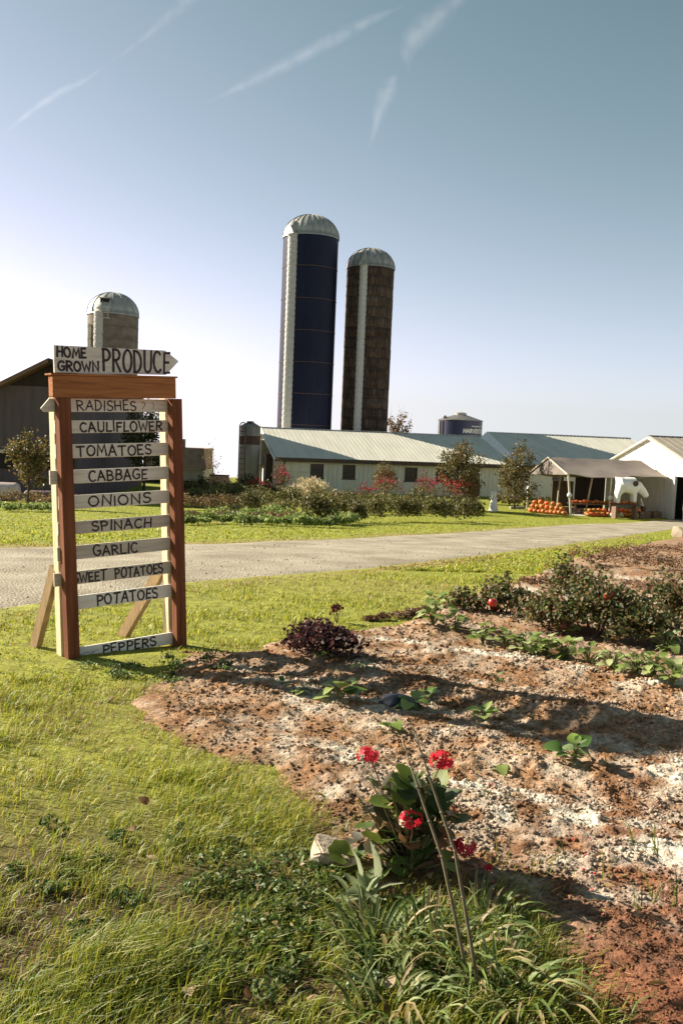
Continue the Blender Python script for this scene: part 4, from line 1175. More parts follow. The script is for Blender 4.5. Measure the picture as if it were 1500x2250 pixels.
# red flowering bushes: green below, red heads on top
def red_bush(label, px, py, wpx, hpx, nl=500, nf=260):
    t, b, w, h_ = plant('red_flower_bush', label, 'flower bush', px, py, wpx, hpx, nl, .075, OLIVE, (3, 2, 4, 1, 3), group='red flower bushes in the far garden')
    p = ell_points(nf, (0, 0, h_ * .72), (w * .52, w * .45, h_ * .42), .45, .6)
    leaves('flower_heads', PETAL, t, p, .085 * (.6 + .7 * rng.random(nf)), pal(nf, RED_FL, (4, 3, 2, 2)), aspect=.9)['kind'] = 'stuff'
red_bush('crimson flower bush below the round bronze shrub', 848, 1114, 70, 66)
red_bush('small dark red flower bush left of the crimson one', 800, 1114, 46, 48, 260, 160)
red_bush('tallest red flower bush beside the wide crimson clump', 930, 1120, 48, 76)
red_bush('wide crimson flower clump at the right of the far garden', 968, 1126, 76, 76)
red_bush('magenta red flowers near the leaning white board', 1014, 1122, 52, 66)
red_bush('scarlet flowers in front of the barn gable corner', 622, 1096, 40, 64, 260, 200)
red_bush('low scattered red flowers left of the gable corner', 565, 1104, 60, 50, 240, 150)

# pampas grass
b = hit(680, 1116); k = b.y / F_PX
t = thing('pampas_grass', 'pale feathery ornamental grass clump before the barn wall', 'grass clump', (b.x, b.y, b.z))
n = 1500
a = rng.random(n) * 6.28; el = np.abs(rng.normal(.0, .48, n)); ln = (64 + 16 * rng.random(n)) * k
d = np.stack([np.cos(a) * np.sin(el), np.sin(a) * np.sin(el), np.cos(el)], 1); bs = np.stack([np.cos(a), np.sin(a), np.zeros(n)], 1) * .15
pts0 = bs + d * (ln * (.35 + .6 * rng.random(n)))[:, None]; pts0[:, 2] *= .95
leaves('plumes', LEAF, t, pts0, .20, pal(n, [(.62, .53, .33), (.52, .43, .25), (.70, .62, .42), (.42, .33, .18)]), aspect=.18, direc=d * 1.6)
n = 700; p = ell_points(n, (0, 0, .35), (.75, .7, .45), .2, .4)
leaves('foliage', LEAF, t, p, .26, pal(n, [(.30, .24, .10), (.17, .15, .05), (.40, .33, .15)]), aspect=.10, direc=np.tile([0, 0, 1.2], (n, 1)))

# trees
def tree(name, label, base, height, crown_c, crown_r, n, size, cols, weights=None, trunk=.06, limbs=9, lump=.4, cat='tree', bare=0, shell=.25, seed=1):
    rn = random.Random(seed)
    t = thing(name, label, cat, base)
    cz, (rx, rz) = crown_c, crown_r
    MB().tube([(0, 0, -.1), (.03, .02, cz * .5), (0, 0, cz), (.02, 0, cz + rz * .75)], [trunk, trunk * .8, trunk * .55, trunk * .15], 8).build('trunk', m_bark, t, smooth=True)
    ends = []
    for i in range(limbs):
        a = i * 2.399 + rn.uniform(-.3, .3); z0 = cz - rz * .75 + rz * 1.2 * i / limbs
        rr_ = rx * (1 - .45 * i / limbs) * rn.uniform(.75, 1.08)
        e_ = Vector((math.cos(a) * rr_, math.sin(a) * rr_, z0 + rz * rn.uniform(.35, .75)))
        m_ = Vector((e_.x * .5, e_.y * .5, z0 + (e_.z - z0) * .35))
        MB().tube([(0, 0, max(z0 - rz * .15, .1)), m_, e_], [trunk * .42, trunk * .25, trunk * .07], 5).build('limb', m_bark, t, smooth=True)
        ends += [e_, m_.lerp(e_, .5), m_]
    if n:
        pts_ = []; per = n // (len(ends) + 4) + 1
        for e_ in ends:
            pts_.append(ell_points(per, tuple(e_), (rx * .36, rx * .36, rz * .30), lump, .1, False))
        pts_.append(ell_points(per * 4, (0, 0, cz), (rx * .8, rx * .8, rz * .85), lump, shell, False))
        P_ = np.concatenate(pts_)
        leaves('crown', LEAF, t, P_, size * (.6 + .8 * rng.random(len(P_))), pal(len(P_), cols, weights))
    if bare:
        for i in range(bare):
            a = rn.uniform(0, 6.28); e_ = ends[(i * 3) % len(ends)]
            MB().tube([e_, e_ + Vector((math.cos(a) * rx * .35, math.sin(a) * rx * .35, rz * rn.uniform(.3, .8)))], [trunk * .10, trunk * .03], 4).build('twig', m_bark, t)
    return t
def px_tree(name, label, px, py_top, py_c, wpx, Y, n, size, cols, base_py=None, **k):
    c = at(px, py_c, Y); top = at(px, py_top, Y); g_ = H(c.x, Y); w = wpx * Y / F_PX
    return tree(name, label, (c.x, Y, g_), top.z - g_, c.z - g_, (w * .5, top.z - c.z), n, size, cols, **k)
px_tree('young_tree', 'young bronze leaved tree near the left edge, left of the sign', 62, 948, 1018, 104, 33, 2600, .11, OLIVE[:3] + BRONZE, seed=2, trunk=.05, limbs=11, lump=.5)
px_tree('leafy_tree', 'dark leafy tree seen between the sign slats', 318, 900, 975, 110, 50, 4200, .15, [(.06, .07, .02), (.09, .10, .03), (.04, .05, .016), (.15, .15, .05)], seed=3, trunk=.09, limbs=12)
px_tree('bronze_tree', 'upright bronze green tree before the barn, right of its windows', 1006, 976, 1042, 108, 50, 4200, .13, BRONZE + OLIVE, seed=4, trunk=.06, limbs=12, lump=.5)
px_tree('spire_tree', 'bronze tree with a thin leader beside the farm stand', 1132, 985, 1055, 92, 52, 3400, .13, BRONZE + OLIVE, seed=6, trunk=.06, limbs=12, lump=.5)
px_tree('autumn_tree', 'rust brown tree top showing above the barn ridge', 872, 912, 965, 70, 84, 1200, .22, [(.16, .085, .035), (.11, .07, .03), (.2, .12, .05)], seed=8, trunk=.12, limbs=12, bare=14)
px_tree('sapling', 'thin nearly bare sapling against the white sky', 468, 972, 1040, 60, 44, 150, .10, OLIVE, seed=9, trunk=.022, limbs=8, bare=6)
t, b, w, h_ = plant('round_shrub', 'round golden bronze shrub clipped to a ball before the barn', 'shrub', 843, 1102, 62, 86, 1900, .10, [(.20, .135, .05), (.15, .11, .042), (.26, .17, .06), (.10, .085, .03)], lump=.12, zc=.56)
plant('vine_shrub', 'thin reddish twiggy shrub climbing the barn corner', 'shrub', 612, 1092, 46, 92, 420, .09, BROWN + [(.22, .07, .05)], lump=.5, stems=8)
plant('dark_yew', 'dark evergreen mound left of the barn gable', 'shrub', 548, 1088, 66, 48, 1100, .10, [(.022, .03, .012), (.035, .04, .016), (.06, .06, .02), (.16, .12, .04)], (4, 4, 2, 1))
plant('yellow_shrub', 'yellowing shrub beside the sign’s right post', 'shrub', 418, 1096, 50, 44, 800, .10, [(.22, .19, .05), (.10, .10, .03), (.05, .06, .02), (.28, .23, .08)])
row_stuff('wall_plants', 'low plants growing along the foot of the barn wall', 'plants', line_items(715, 1096, 830, 1098, 7, 34, 12) + line_items(1085, 1110, 1150, 1112, 6, 26, 24) + line_items(1160, 1112, 1250, 1110, 7, 24, 18), 160, .10, OLIVE[:3] + BRONZE[:2] + [(.25, .10, .06)], None)

# ================================================================== FARM STAND GOODS
m_pump = mat('pumpkin_skin', (.62, .155, .022), (.50, .105, .016), 5, .5, stretch=(1, 1, .5), c3=(.57, .13, .018))
m_pstem = mat('pumpkin_stem', (.16, .14, .06), (.10, .085, .04), 14, .85)
_n, _l = m_pump.node_tree.nodes, m_pump.node_tree.links
_oi = _n.new('ShaderNodeObjectInfo'); _hs = _n.new('ShaderNodeHueSaturation'); _mr = _n.new('ShaderNodeMapRange'); _mr2 = _n.new('ShaderNodeMapRange')
_mr.inputs['To Min'].default_value = .485; _mr.inputs['To Max'].default_value = .525; _mr2.inputs['To Min'].default_value = 1.25; _mr2.inputs['To Max'].default_value = .6
_l.new(_oi.outputs['Random'], _mr.inputs['Value']); _l.new(_oi.outputs['Random'], _mr2.inputs['Value'])
_src = _n['Principled BSDF'].inputs['Base Color'].links[0].from_socket
_l.new(_src, _hs.inputs['Color']); _l.new(_mr.outputs['Result'], _hs.inputs['Hue']); _l.new(_mr2.outputs['Result'], _hs.inputs['Value'])
_l.new(_hs.outputs['Color'], _n['Principled BSDF'].inputs['Base Color'])
def pumpkin_mesh():
    prof = [(.02, .04)] + [(math.cos(R(a)) ** .8 * 1.0, .72 * math.sin(R(a)) + .74) for a in range(-75, 76, 15)] + [(.08, 1.34)]
    return MB().lathe(prof, 30, mod=lambda a, z_: 1 - .09 * abs(math.sin(a * 5)) ** 3)
proto_p = None
PUMP = {}
def pumpkin(loc, r_, label, group):
    global proto_p
    if proto_p is None:
        t = thing('pumpkin', label, 'pumpkin', loc, 0, group)
        pumpkin_mesh().build('shell', m_pump, t, smooth=True)
        MB().tube([(0, 0, 1.25), (.03, .02, 1.45), (.12, .05, 1.62)], [.12, .08, .09], 6).build('stem', m_pstem, t)
        proto_p = t; t.scale = (r_,) * 3
    else:
        t = dup(proto_p, loc, random.uniform(0, 6.28), label, r_); t['group'] = group
        t.scale = (r_ * random.uniform(.92, 1.1), r_ * random.uniform(.92, 1.1), r_ * random.uniform(.85, 1.15))
    return t
def pile(label, group, x0, x1, y0, y1, n, layers=2, gap=.30):
    """rows of pumpkins on the ground, more stacked in the hollows"""
    z0 = None
    for l in range(layers):
        m_ = n - l * 2
        for i in range(m_):
            u_ = (i + .5 + .5 * (l % 2) * 0) / m_
            x = x0 + (x1 - x0) * (u_ * (1 - .1 * l) + .05 * l); y = y0 + (y1 - y0) * u_ + .12 * l + random.uniform(-.05, .05)
            r_ = random.uniform(.135, .17)
            pumpkin((x, y, H(x, y) + .235 * l), r_, label, group)
            if l == 0:
                pumpkin((x + random.uniform(-.06, .06), y + .32, H(x, y)), random.uniform(.13, .17), label, group)
pile('orange pumpkin in the pile by the left stand posts', 'pumpkins piled left', 10.35, 12.05, 50.2, 48.75, 9, 3)
pile('orange pumpkin in the pile right of the stand’s near post', 'pumpkins piled right', 13.15, 14.3, 48.7, 48.9, 6, 2)
pile('orange pumpkin in the shaded pile under the canopy', 'pumpkins in shade', 14.4, 16.4, 49.3, 49.5, 9, 2)
for i in range(17):
    u_ = (i + .5) / 17; a = EA.lerp(EB, 0) + Vector((.6, 1.45, 0)); b_ = EA.lerp(EB, 1) + Vector((-1.3, 1.45, 0)); p = a.lerp(b_, u_)
    pumpkin((p.x, p.y + random.uniform(-.1, .1), gz0 + .602), random.uniform(.11, .155), 'orange pumpkin on the long display shelf of the stand', 'pumpkins on the shelf')
m_gourd = mat('cream_gourd_skin', (.66, .58, .36), (.55, .45, .22), 5, .5)
for i, (dx, dy) in enumerate(((14.5, 48.72), (14.75, 48.76), (15.02, 48.80), (15.9, 48.95), (16.2, 49.0))):
    g_ = MB().lathe([(.01, 0), (.08, .02), (.13, .10), (.11, .19), (.06, .25), (.03, .30), (.005, .31)], 14).build('gourd', m_gourd, None, smooth=True)
    g_.location = (dx, dy, H(dx, dy) + .30); 
    g_.location.z = H(dx, dy)
    tag(g_, 'pale cream gourd in the row below the white animal figure', 'gourd', 'cream gourds')

def crate(label, x, y, rz, m):
    t = thing('wooden_crate', label, 'crate', (x, y, H(x, y)), rz, 'crates under the canopy')
    for i in range(3):
        for sgn in (-1, 1):
            MB().box(-.28, .28, sgn * .2 - .01, sgn * .2 + .01, .02 + i * .12, .12 + i * .12).build('slat', m, t)
            MB().box(sgn * .27 - .01, sgn * .27 + .01, -.185, .185, .02 + i * .12, .12 + i * .12).build('slat', m, t)
    for a in (-1, 1):
        for b in (-1, 1): MB().box(a * .245 - .015, a * .245 + .015, b * .17 - .015, b * .17 + .015, 0, .38).build('corner_post', m, t)
    MB().box(-.25, .25, -.18, .18, .0, .018).build('bottom', m, t)
crate('wooden crate at the left end under the canopy', 12.6, 50.3, .2, m_plank); crate('wooden crate just right of the white figure', 16.3, 48.95, -.1, m_plank)
crate('wooden crate against the barn wall under the canopy', 17.1, 49.6, .4, m_plank); crate('wooden crate behind the near canopy post', 13.0, 50.0, .9, m_plank)
# white animal-shaped figure under the canopy
m_wfig = mat('white_figure_paint', (.78, .77, .74), (.70, .68, .64), 3, .6)
m_patch = mat('dark_patch_paint', (.05, .025, .018), (.08, .035, .025), 8, .7)
fg = Vector((15.05, 48.2, 0)); gzf = H(fg.x, fg.y)
figr = thing('animal_figure', 'white animal shaped figure with a dark patch standing under the canopy', 'figure', (fg.x, fg.y, gzf + .38), R(8))
def skin(name, verts, edges, rads, m, parent, sub=2):
    me = bpy.data.meshes.new(name); me.from_pydata(verts, edges, []); o = link(name, me, m, parent)
    md = o.modifiers.new('skin', 'SKIN'); md.use_smooth_shade = True
    for v, r_ in zip(me.skin_vertices[0].data, rads): v.radius = (r_, r_) if not hasattr(r_, '__len__') else r_
    me.skin_vertices[0].data[0].use_root = True
    o.modifiers.new('sub', 'SUBSURF').levels = sub; o.modifiers['sub'].render_levels = sub
    return o
body = skin('body', [(0, 0, 1.42), (-.38, 0, 1.44), (-.52, .0, 1.30), (.30, 0, 1.46), (.56, -.05, 1.36), (.86, -.10, 1.10), (1.08, -.14, .80),
                     (-.55, -.16, .9), (-.56, -.18, .42), (-.5, .18, .9), (-.5, .2, .42), (.34, -.18, 1.0), (.36, -.2, .50), (.38, .18, 1.0), (.4, .2, .5)],
            [(0, 1), (1, 2), (0, 3), (3, 4), (4, 5), (5, 6), (2, 7), (7, 8), (2, 9), (9, 10), (3, 11), (11, 12), (3, 13), (13, 14)],
            [.40, .40, .34, .40, .30, .21, .15, .15, .11, .15, .11, .14, .10, .14, .10], m_wfig, figr)
MB().lathe([(.001, .0), (.10, .01), (.155, .0), (.14, -.03), (.001, -.035)], 12, c=(0, 0, 0)).build('dark_patch', m_patch, figr)
pt = figr.children[-1]; pt.matrix_local = Matrix.Translation((.28, -.385, 1.52)) @ Matrix.Rotation(R(96), 4, 'X')
pl = MB().box(-.75, .62, -.30, .30, .36, .42).build('plinth', m_patch, figr, bevel=.01)
for sx_ in (-.62, .5):
    MB().box(sx_ - .06, sx_ + .06, -.26, .26, -.38, .358).build('plinth_leg', m_plank, figr)

# white lighthouse garden ornament
q = hit(1083, 1123); kx = q.y / F_PX
lh = thing('lighthouse_ornament', 'small white lighthouse garden ornament on the lawn', 'garden ornament', (q.x, q.y, H(q.x, q.y)))
hh = 46 * kx
MB().lathe([(.27, 0), (.28, .05), (.26, .06), (.17, hh * .58), (.16, hh * .60)], 16).build('tower', m_wfig, lh, smooth=True, angle=35)
MB().lathe([(.21, hh * .602), (.23, hh * .61), (.23, hh * .65), (.15, hh * .66)], 16).build('gallery', m_wfig, lh)
MB().lathe([(.13, hh * .662), (.13, hh * .86)], 12).build('lantern', m_trim, lh)
MB().lathe([(.17, hh * .862), (.16, hh * .88), (.05, hh * .97), (.01, hh)], 16).build('cap', m_wfig, lh)
# leaning boards by the barn door
q = hit(1028, 1108)
for i, (dx, a, h_, lab_) in enumerate(((0, -24, .95, 'tall white board leaning beside the barn door'), (.42, -12, .62, 'short white board next to the tall leaning one'))):
    o = MB().box(-.13, .13, -.03, .03, 0, h_).build('leaning_board', m_trim, None, bevel=.01)
    o.location = (q.x + dx + .35, q.y + 6, H(q.x, q.y + 6) + .02); o.rotation_euler = (R(-8), R(a), 0)
    tag(o, lab_, 'board')
q2 = hit(1062, 1118)
af = thing('folding_board', 'dark brown board propped up beside the barn door', 'board', (q2.x - .1, q2.y + 4, H(q2.x, q2.y + 4)))
MB().box(-.35, .35, -.03, .03, 0, 1.25, Matrix.Rotation(R(-12), 4, 'X') @ Matrix.Rotation(R(7), 4, 'Y')).build('panel', m_fascia, af, bevel=.01)
MB().beam((0, .06, .95), (0, .5, 0), .05, .05).build('prop', m_fascia, af)
# wooden bed edging and white slab near the stand
for i, (a, b_, lab_) in enumerate((((1120, 1118), (1152, 1118), 'low grey timber edging left of the stand'),)):
    p, q = hit(*a), hit(*b_)
    o = MB().beam((0, 0, .06), (q.x - p.x, q.y - p.y, .06), .12, .14).build('timber_edging', m_clap, None, bevel=.01); o.location = p
    tag(o, lab_, 'edging')
p = hit(1286, 1131)
o = MB().lathe([(.01, .05), (.6, .05), (.85, .03), (.9, 0)], 11, mod=lambda a, z_: 1 + .2 * math.sin(2 * a) + .08 * math.sin(5 * a)).build('stone_slab', m_trim, None); o.location = (p.x, p.y, p.z - .005)
tag(o, 'flat white slab on the grass before the stand', 'slab')
# wrapped bales at the left edge
m_wrap = mat('pale_bale_wrap', (.62, .50, .46), (.50, .40, .37), 3, .4, bump=.3, bscale=8)
m_wrap2 = mat('dull_red_wrap', (.17, .10, .10), (.12, .075, .08), 3, .6, bump=.3, bscale=8)
def bale(label, px, py, Y, L_, r_, m, rz):
    c = at(px, py, Y); g_ = H(c.x, Y)
    t = thing('wrapped_bale', label, 'bale', (c.x, Y, g_), rz)
    def M3d(v): return (v[2] - L_ / 2, v[0], v[1] + r_)
    mb = MB().lathe([(.02, 0), (r_ * .8, .0), (r_ * .96, .06), (r_, .15), (r_, L_ - .15), (r_ * .96, L_ - .06), (r_ * .8, L_), (.02, L_)], 20, mod=lambda a, z_: 1 + .02 * math.sin(z_ * 9))
    mb.v = [M3d(v) for v in mb.v]
    mb.build('wrap', m, t, smooth=True, angle=50)
    for zz in (L_ * .33, L_ * .66):
        mb = MB().lathe([(r_ + .004, zz - .02), (r_ + .014, zz), (r_ + .004, zz + .02)], 20); mb.v = [M3d(v) for v in mb.v]; mb.build('strap', m_dark, t)
bale('pale wrapped bale lying at the left edge of the garden', -22, 1030, 41, 2.6, .42, m_wrap, .05)
bale('dull red wrapped bale just left of the sign', 100, 1046, 42, 1.8, .26, m_wrap2, .1)

# ================================================================== NEAR GARDEN
def gz_soil(x, y): return float(soil_z(np.array([x]), np.array([y]))[0])
def blob(name, label, px, py, wpx, hpx, n, size, cols, weights=None, cat='plant', lump=.3, zc=.48, shell=.3, stems=6, group=None, aspect=.62, depth=1.0):
    t, b, w, h_ = plant(name, label, cat, px, py, wpx, hpx, n, size, cols, weights, lump, stems, group, aspect=aspect, shell=shell, zc=zc, depth=depth)
    return t, b, w, h_
PURPLE = [(.050, .018, .020), (.085, .035, .033), (.030, .012, .015), (.15, .075, .062), (.05, .035, .02)]
blob('purple_basil', 'low dark purple leafed bush right of the sign', 706, 1446, 178, 92, 1500, .040, PURPLE, (4, 4, 4, 2, 1), 'bush', zc=.45)
blob('dead_flower_tuft', 'small dark reddish seed head on a thin stem behind the purple bush', 738, 1368, 34, 36, 90, .030, [(.09, .025, .018), (.14, .03, .02), (.05, .02, .015)], None, 'plant', zc=.8, stems=3)
TOM = [(.080, .105, .030), (.120, .140, .042), (.050, .066, .022), (.19, .12, .055), (.24, .20, .09)]
for i, (px, py, w, h_, n, lab) in enumerate((
        (1022, 1355, 80, 60, 420, 'smallest tomato plant at the near left end of the row'), (1118, 1366, 130, 92, 900, 'wide tomato plant second in the row'),
        (1212, 1400, 120, 90, 800, 'low tomato plant with fallen red fruit below it'), (1245, 1330, 74, 112, 620, 'upright tomato plant with a tall leader in the row'),
        (1330, 1420, 190, 160, 2000, 'biggest dark tomato plant in the row'), (1430, 1440, 150, 120, 1100, 'brownish tomato plant right of the biggest one'),
        (1500, 1400, 120, 140, 900, 'tomato plant cut off by the right edge of the picture'))):
    t, b, w_, h__ = blob('tomato_plant', lab, px, py, w * 1.22, h_ * 1.12, int(n * 1.9), .042, TOM, (3, 3, 3, 4, 2), 'tomato plant', lump=.68, shell=.12, group='tomato row', stems=3, zc=.42)
    t.location.y += w_ * .38; t.location.z = H(t.location.x, t.location.y)
DRYR = [(.22, .115, .06), (.16, .08, .045), (.28, .17, .095), (.10, .07, .04), (.09, .085, .035)]
row_stuff('dry_garden_growth', 'brown dried weeds along the far end of the soil bed', 'weeds', line_items(1285, 1250, 1500, 1262, 8, 70, 44) + line_items(1330, 1228, 1500, 1222, 7, 60, 26) + line_items(1150, 1290, 1300, 1300, 6, 60, 26) + line_items(820, 1368, 1000, 1340, 8, 44, 14) + line_items(1400, 1300, 1500, 1320, 4, 70, 40), 260, .04, DRYR, (3, 3, 2, 2, 1))
# ripe tomatoes
m_tom = mat('ripe_tomato', (.50, .030, .018), (.42, .022, .014), 8, .3)
m_tom2 = mat('pink_tomato', (.62, .22, .15), (.55, .15, .10), 8, .35)
TL = ((1085, 1352, 13, 'bright red tomato lying low at the left of the row', 0, 0), (1082, 1322, 8, 'small red tomato hanging above the left end', .10, 0), (1238, 1368, 12, 'red tomato on the soil under the middle plants', 0, 0),
      (1238, 1392, 11, 'pinkish tomato lying on bare soil in front of the row', 0, 1), (1215, 1388, 8, 'squashed red tomato beside the pinkish one', 0, 0), (1337, 1306, 8, 'red tomato hanging high on the biggest plant', .30, 0), (1424, 1404, 8, 'red tomato hanging on the brownish plant', .12, 0))
for px, py, rpx, lab, up_, mi in TL:
    b = hit(px, py + (0 if up_ == 0 else 0)); r_ = rpx * b.y / F_PX
    if up_: b = at(px, py, hit(px, 1400).y - .28); z_ = b.z - r_
    else: z_ = gz_soil(b.x, b.y) - r_ * .1
    t = thing('tomato', lab, 'tomato', (b.x, b.y, z_))
    MB().lathe([(.01, 0), (.7 * r_, .12 * r_), (r_, .8 * r_), (.85 * r_, 1.4 * r_), (.3 * r_, 1.68 * r_), (.02, 1.6 * r_)], 16, mod=lambda a, z: 1 + .03 * math.cos(5 * a)).build('fruit', (m_tom, m_tom2)[mi], t, smooth=True)
    mb = MB()
    for a in range(0, 360, 72):
        ca, sa = math.cos(R(a)), math.sin(R(a)); mb.add([(ca * .1 * r_ - sa * .12 * r_, sa * .1 * r_ + ca * .12 * r_, 1.68 * r_), (ca * .1 * r_ + sa * .12 * r_, sa * .1 * r_ - ca * .12 * r_, 1.68 * r_), (ca * .75 * r_, sa * .75 * r_, 1.62 * r_)], [(0, 1, 2)])
    mb.build('calyx', m_stem, t)

# bigger leaves as single parts
def leaf_shape(kind):
    if kind == 'round':   # scalloped geranium leaf
        n = 14; v = [(0, 0, 0)] + [((1 + .08 * math.cos(7 * a * 1)) * math.cos(a), (1 + .08 * math.cos(7 * a)) * math.sin(a), .18 + .05 * math.sin(3 * a)) for a in [0.35 + (5.58) * i / n for i in range(n + 1)]]
        f = [(0, i, i + 1) for i in range(1, n + 1)]
    elif kind == 'lance':  # long pointed, keeled
        st_ = [(0, .05, 0), (.2, .28, .05), (.45, .36, .06), (.7, .26, .02), (.88, .12, -.05), (1, 0, -.10)]
        v, f = [], []
        for x, w, z_ in st_: v += [(x, -w * .5, z_ + w * .25), (x, 0, z_), (x, w * .5, z_ + w * .25)]
        for i in range(5):
            for j in (0, 1): a = i * 3 + j; f.append((a, a + 3, a + 4, a + 1))
    else:                 # broad heart leaf
        st_ = [(0, .10, 0), (.08, .55, .04), (.28, .82, .07), (.52, .74, .05), (.78, .42, -.02), (1, .02, -.10)]
        v, f = [], []
        for x, w, z_ in st_: v += [(x, -w * .5, z_ + w * .10 + .02 * math.sin(x * 20)), (x, 0, z_), (x, w * .5, z_ + w * .10 - .02 * math.sin(x * 17))]
        for i in range(5):
            for j in (0, 1): a = i * 3 + j; f.append((a, a + 3, a + 4, a + 1))
    return v, f
SHAPES = {k: leaf_shape(k) for k in ('round', 'lance', 'heart')}
LEAF_ME = {}
def leaf_mesh(kind, col):
    key = (kind, col)
    if key not in LEAF_ME:
        v, f = SHAPES[kind]; v = np.array(v)
        me = bpy.data.meshes.new('leaf_' + kind); me.from_pydata([tuple(q) for q in v], [], f)
        a = me.color_attributes.new('Col', 'FLOAT_COLOR', 'POINT'); rad = np.hypot(v[:, 0], v[:, 1])
        cc_ = np.clip(np.array(col)[None] * (1 + .25 * (rad / rad.max() - .5))[:, None], 0, 1)
        a.data.foreach_set('color', np.concatenate([cc_, np.ones((len(v), 1))], 1).astype(np.float32).ravel())
        me.polygons.foreach_set('use_smooth', np.ones(len(me.polygons), bool)); me.materials.append(LEAF)
        LEAF_ME[key] = me
    return LEAF_ME[key]
def big_leaf(parent, kind, col, pos, az, pitch, size, roll=0, name='leaf'):
    o = bpy.data.objects.new(name, leaf_mesh(kind, col)); COL.objects.link(o); o.parent = parent
    o.matrix_local = Matrix.Translation(pos) @ Matrix.Rotation(az, 4, 'Z') @ Matrix.Rotation(-pitch, 4, 'Y') @ Matrix.Rotation(roll, 4, 'X') @ Matrix.Scale(size, 4)
    return o
GL = [(.13, .22, .04), (.19, .28, .055), (.085, .16, .04), (.27, .34, .10), (.16, .22, .09)]
def leafy(name, label, px, py, n, size, h_, group=None, cols=GL, kind='heart', spread=1.0, cat='seedling'):
    b = hit(px, py); z_ = gz_soil(b.x, b.y)
    t = thing(name, label, cat, (b.x, b.y, z_ - .005), 0, group)
    for i in range(n):
        a = i * 2.4 + random.uniform(-.4, .4); rr_ = size * random.uniform(.05, .5) * spread * (.4 + i / n)
        pos = Vector((math.cos(a) * rr_, math.sin(a) * rr_, h_ * random.uniform(.25, 1)))
        s_ = size * random.uniform(.65, 1.15)
        o = big_leaf(t, kind, random.choice(cols), pos, a, random.uniform(-.5, .6), s_, random.uniform(-.4, .4))
        MB().tube([(0, 0, 0), pos * .55 + Vector((0, 0, h_ * .15)), pos], [.004, .003, .002], 4).build('stem', m_stem, t)
    return t
# bean row: countable clumps of pale leaves
k = 0
for px, py, n, lab in ((950, 1386, 22, 'tallest pale bean plant at the head of the row'), (1000, 1396, 10, 'small bean plant beside the tall one'), (1060, 1418, 15, 'bean plant first in the long clump'), (1108, 1430, 18, 'bean plant second in the long clump'),
                       (1150, 1440, 16, 'bean plant third in the long clump'), (1196, 1446, 18, 'bean plant fourth in the long clump'), (1240, 1452, 15, 'bean plant at the end of the long clump'), (1290, 1462, 9, 'thin bean plant between the two clumps'),
                       (1345, 1482, 16, 'bean plant first in the right clump'), (1390, 1498, 20, 'bean plant in the middle of the right clump'), (1430, 1506, 14, 'bean plant low in the right clump'), (1475, 1522, 15, 'bean plant last before the right edge'), (1250, 1400, 8, 'straggling bean shoots behind the long clump'), (1460, 1445, 12, 'bean shoots under the brown tomato plant')):
    leafy('bean_plant', lab, px, py, int(n * 1.7), .078 if px > 980 else .09, .15 if px > 980 else .24, 'bean row', cat='bean plant', spread=2.4, cols=[(.24, .31, .085), (.31, .37, .13), (.16, .23, .05), (.38, .42, .20)])
for px, py, n, s_, lab in ((742, 1560, 9, .11, 'largest seedling with a broad pale leaf in the sign’s shadow'), (660, 1545, 8, .07, 'dark seedling left of the broad leafed one'), (620, 1530, 5, .06, 'small seedling in the shadow nearest the sign'),
                           (900, 1570, 8, .09, 'seedling behind the black plastic scrap'), (940, 1548, 6, .07, 'seedling just right of the plastic scrap'), (1060, 1590, 8, .09, 'blue green seedling right of centre'), (862, 1622, 7, .075, 'yellow green seedling above the red flowers'),
                           (1262, 1692, 10, .095, 'pale seedling with an upright leaf at the right'), (795, 1490, 5, .06, 'bright small seedling beyond the shadow'), (700, 1470, 6, .06, 'seedling beneath the purple bush'), (1098, 1702, 5, .06, 'tiny seedling left of the upright one'),
                           (770, 1515, 4, .05, 'pale shoot above the broad leafed seedling'), (1090, 1500, 5, .05, 'faint shoot on the bare tan soil')):
    leafy('seedling', lab, px, py, n, s_, s_ * .9, 'seedlings in the soil bed')
# thin grass shoots in the soil
for i, (px, py, h_) in enumerate(((1135, 1830, .10), (1335, 1945, .18), (1385, 1880, .12), (1440, 1900, .16), (1425, 1985, .17), (1480, 2000, .14), (1235, 1900, .12), (1330, 1690, .10), (760, 1610, .09), (1040, 1610, .09), (1065, 1780, .07), (1400, 2010, .12))):
    b = hit(px, py); z_ = gz_soil(b.x, b.y)
    n = 3; V, Fc, C = blades(np.array([[b.x, b.y]] * n) + rng.normal(0, .008, (n, 2)), np.full(n, h_) * (.6 + .5 * rng.random(n)), np.full(n, .005), (-.15, 0), pal(n, GREEN[2:3] + GREEN[4:]), zf=lambda x, y: soil_z(x, y))
    o = link('grass_shoot', np_mesh('grass_shoot', V - np.array([b.x, b.y, z_]), Fc, C), GRASS); o.location = (b.x, b.y, z_)
    tag(o, 'thin grass shoot sprouting from the bare soil', 'grass shoot', 'grass shoots in the soil')
# black plastic scrap
b = hit(872, 1560)
o = MB().lathe([(.09, 0), (.10, .03), (.07, .06), (.03, .075), (.005, .07)], 9, mod=lambda a, z_: 1 + .3 * math.sin(2 * a + z_ * 30)).build('plastic_scrap', mat('black_plastic', (.008, .009, .016), (.015, .016, .026), 6, .35), None)
o.location = (b.x, b.y, gz_soil(b.x, b.y) - .005); tag(o, 'crumpled black plastic scrap among the seedlings', 'plastic scrap')

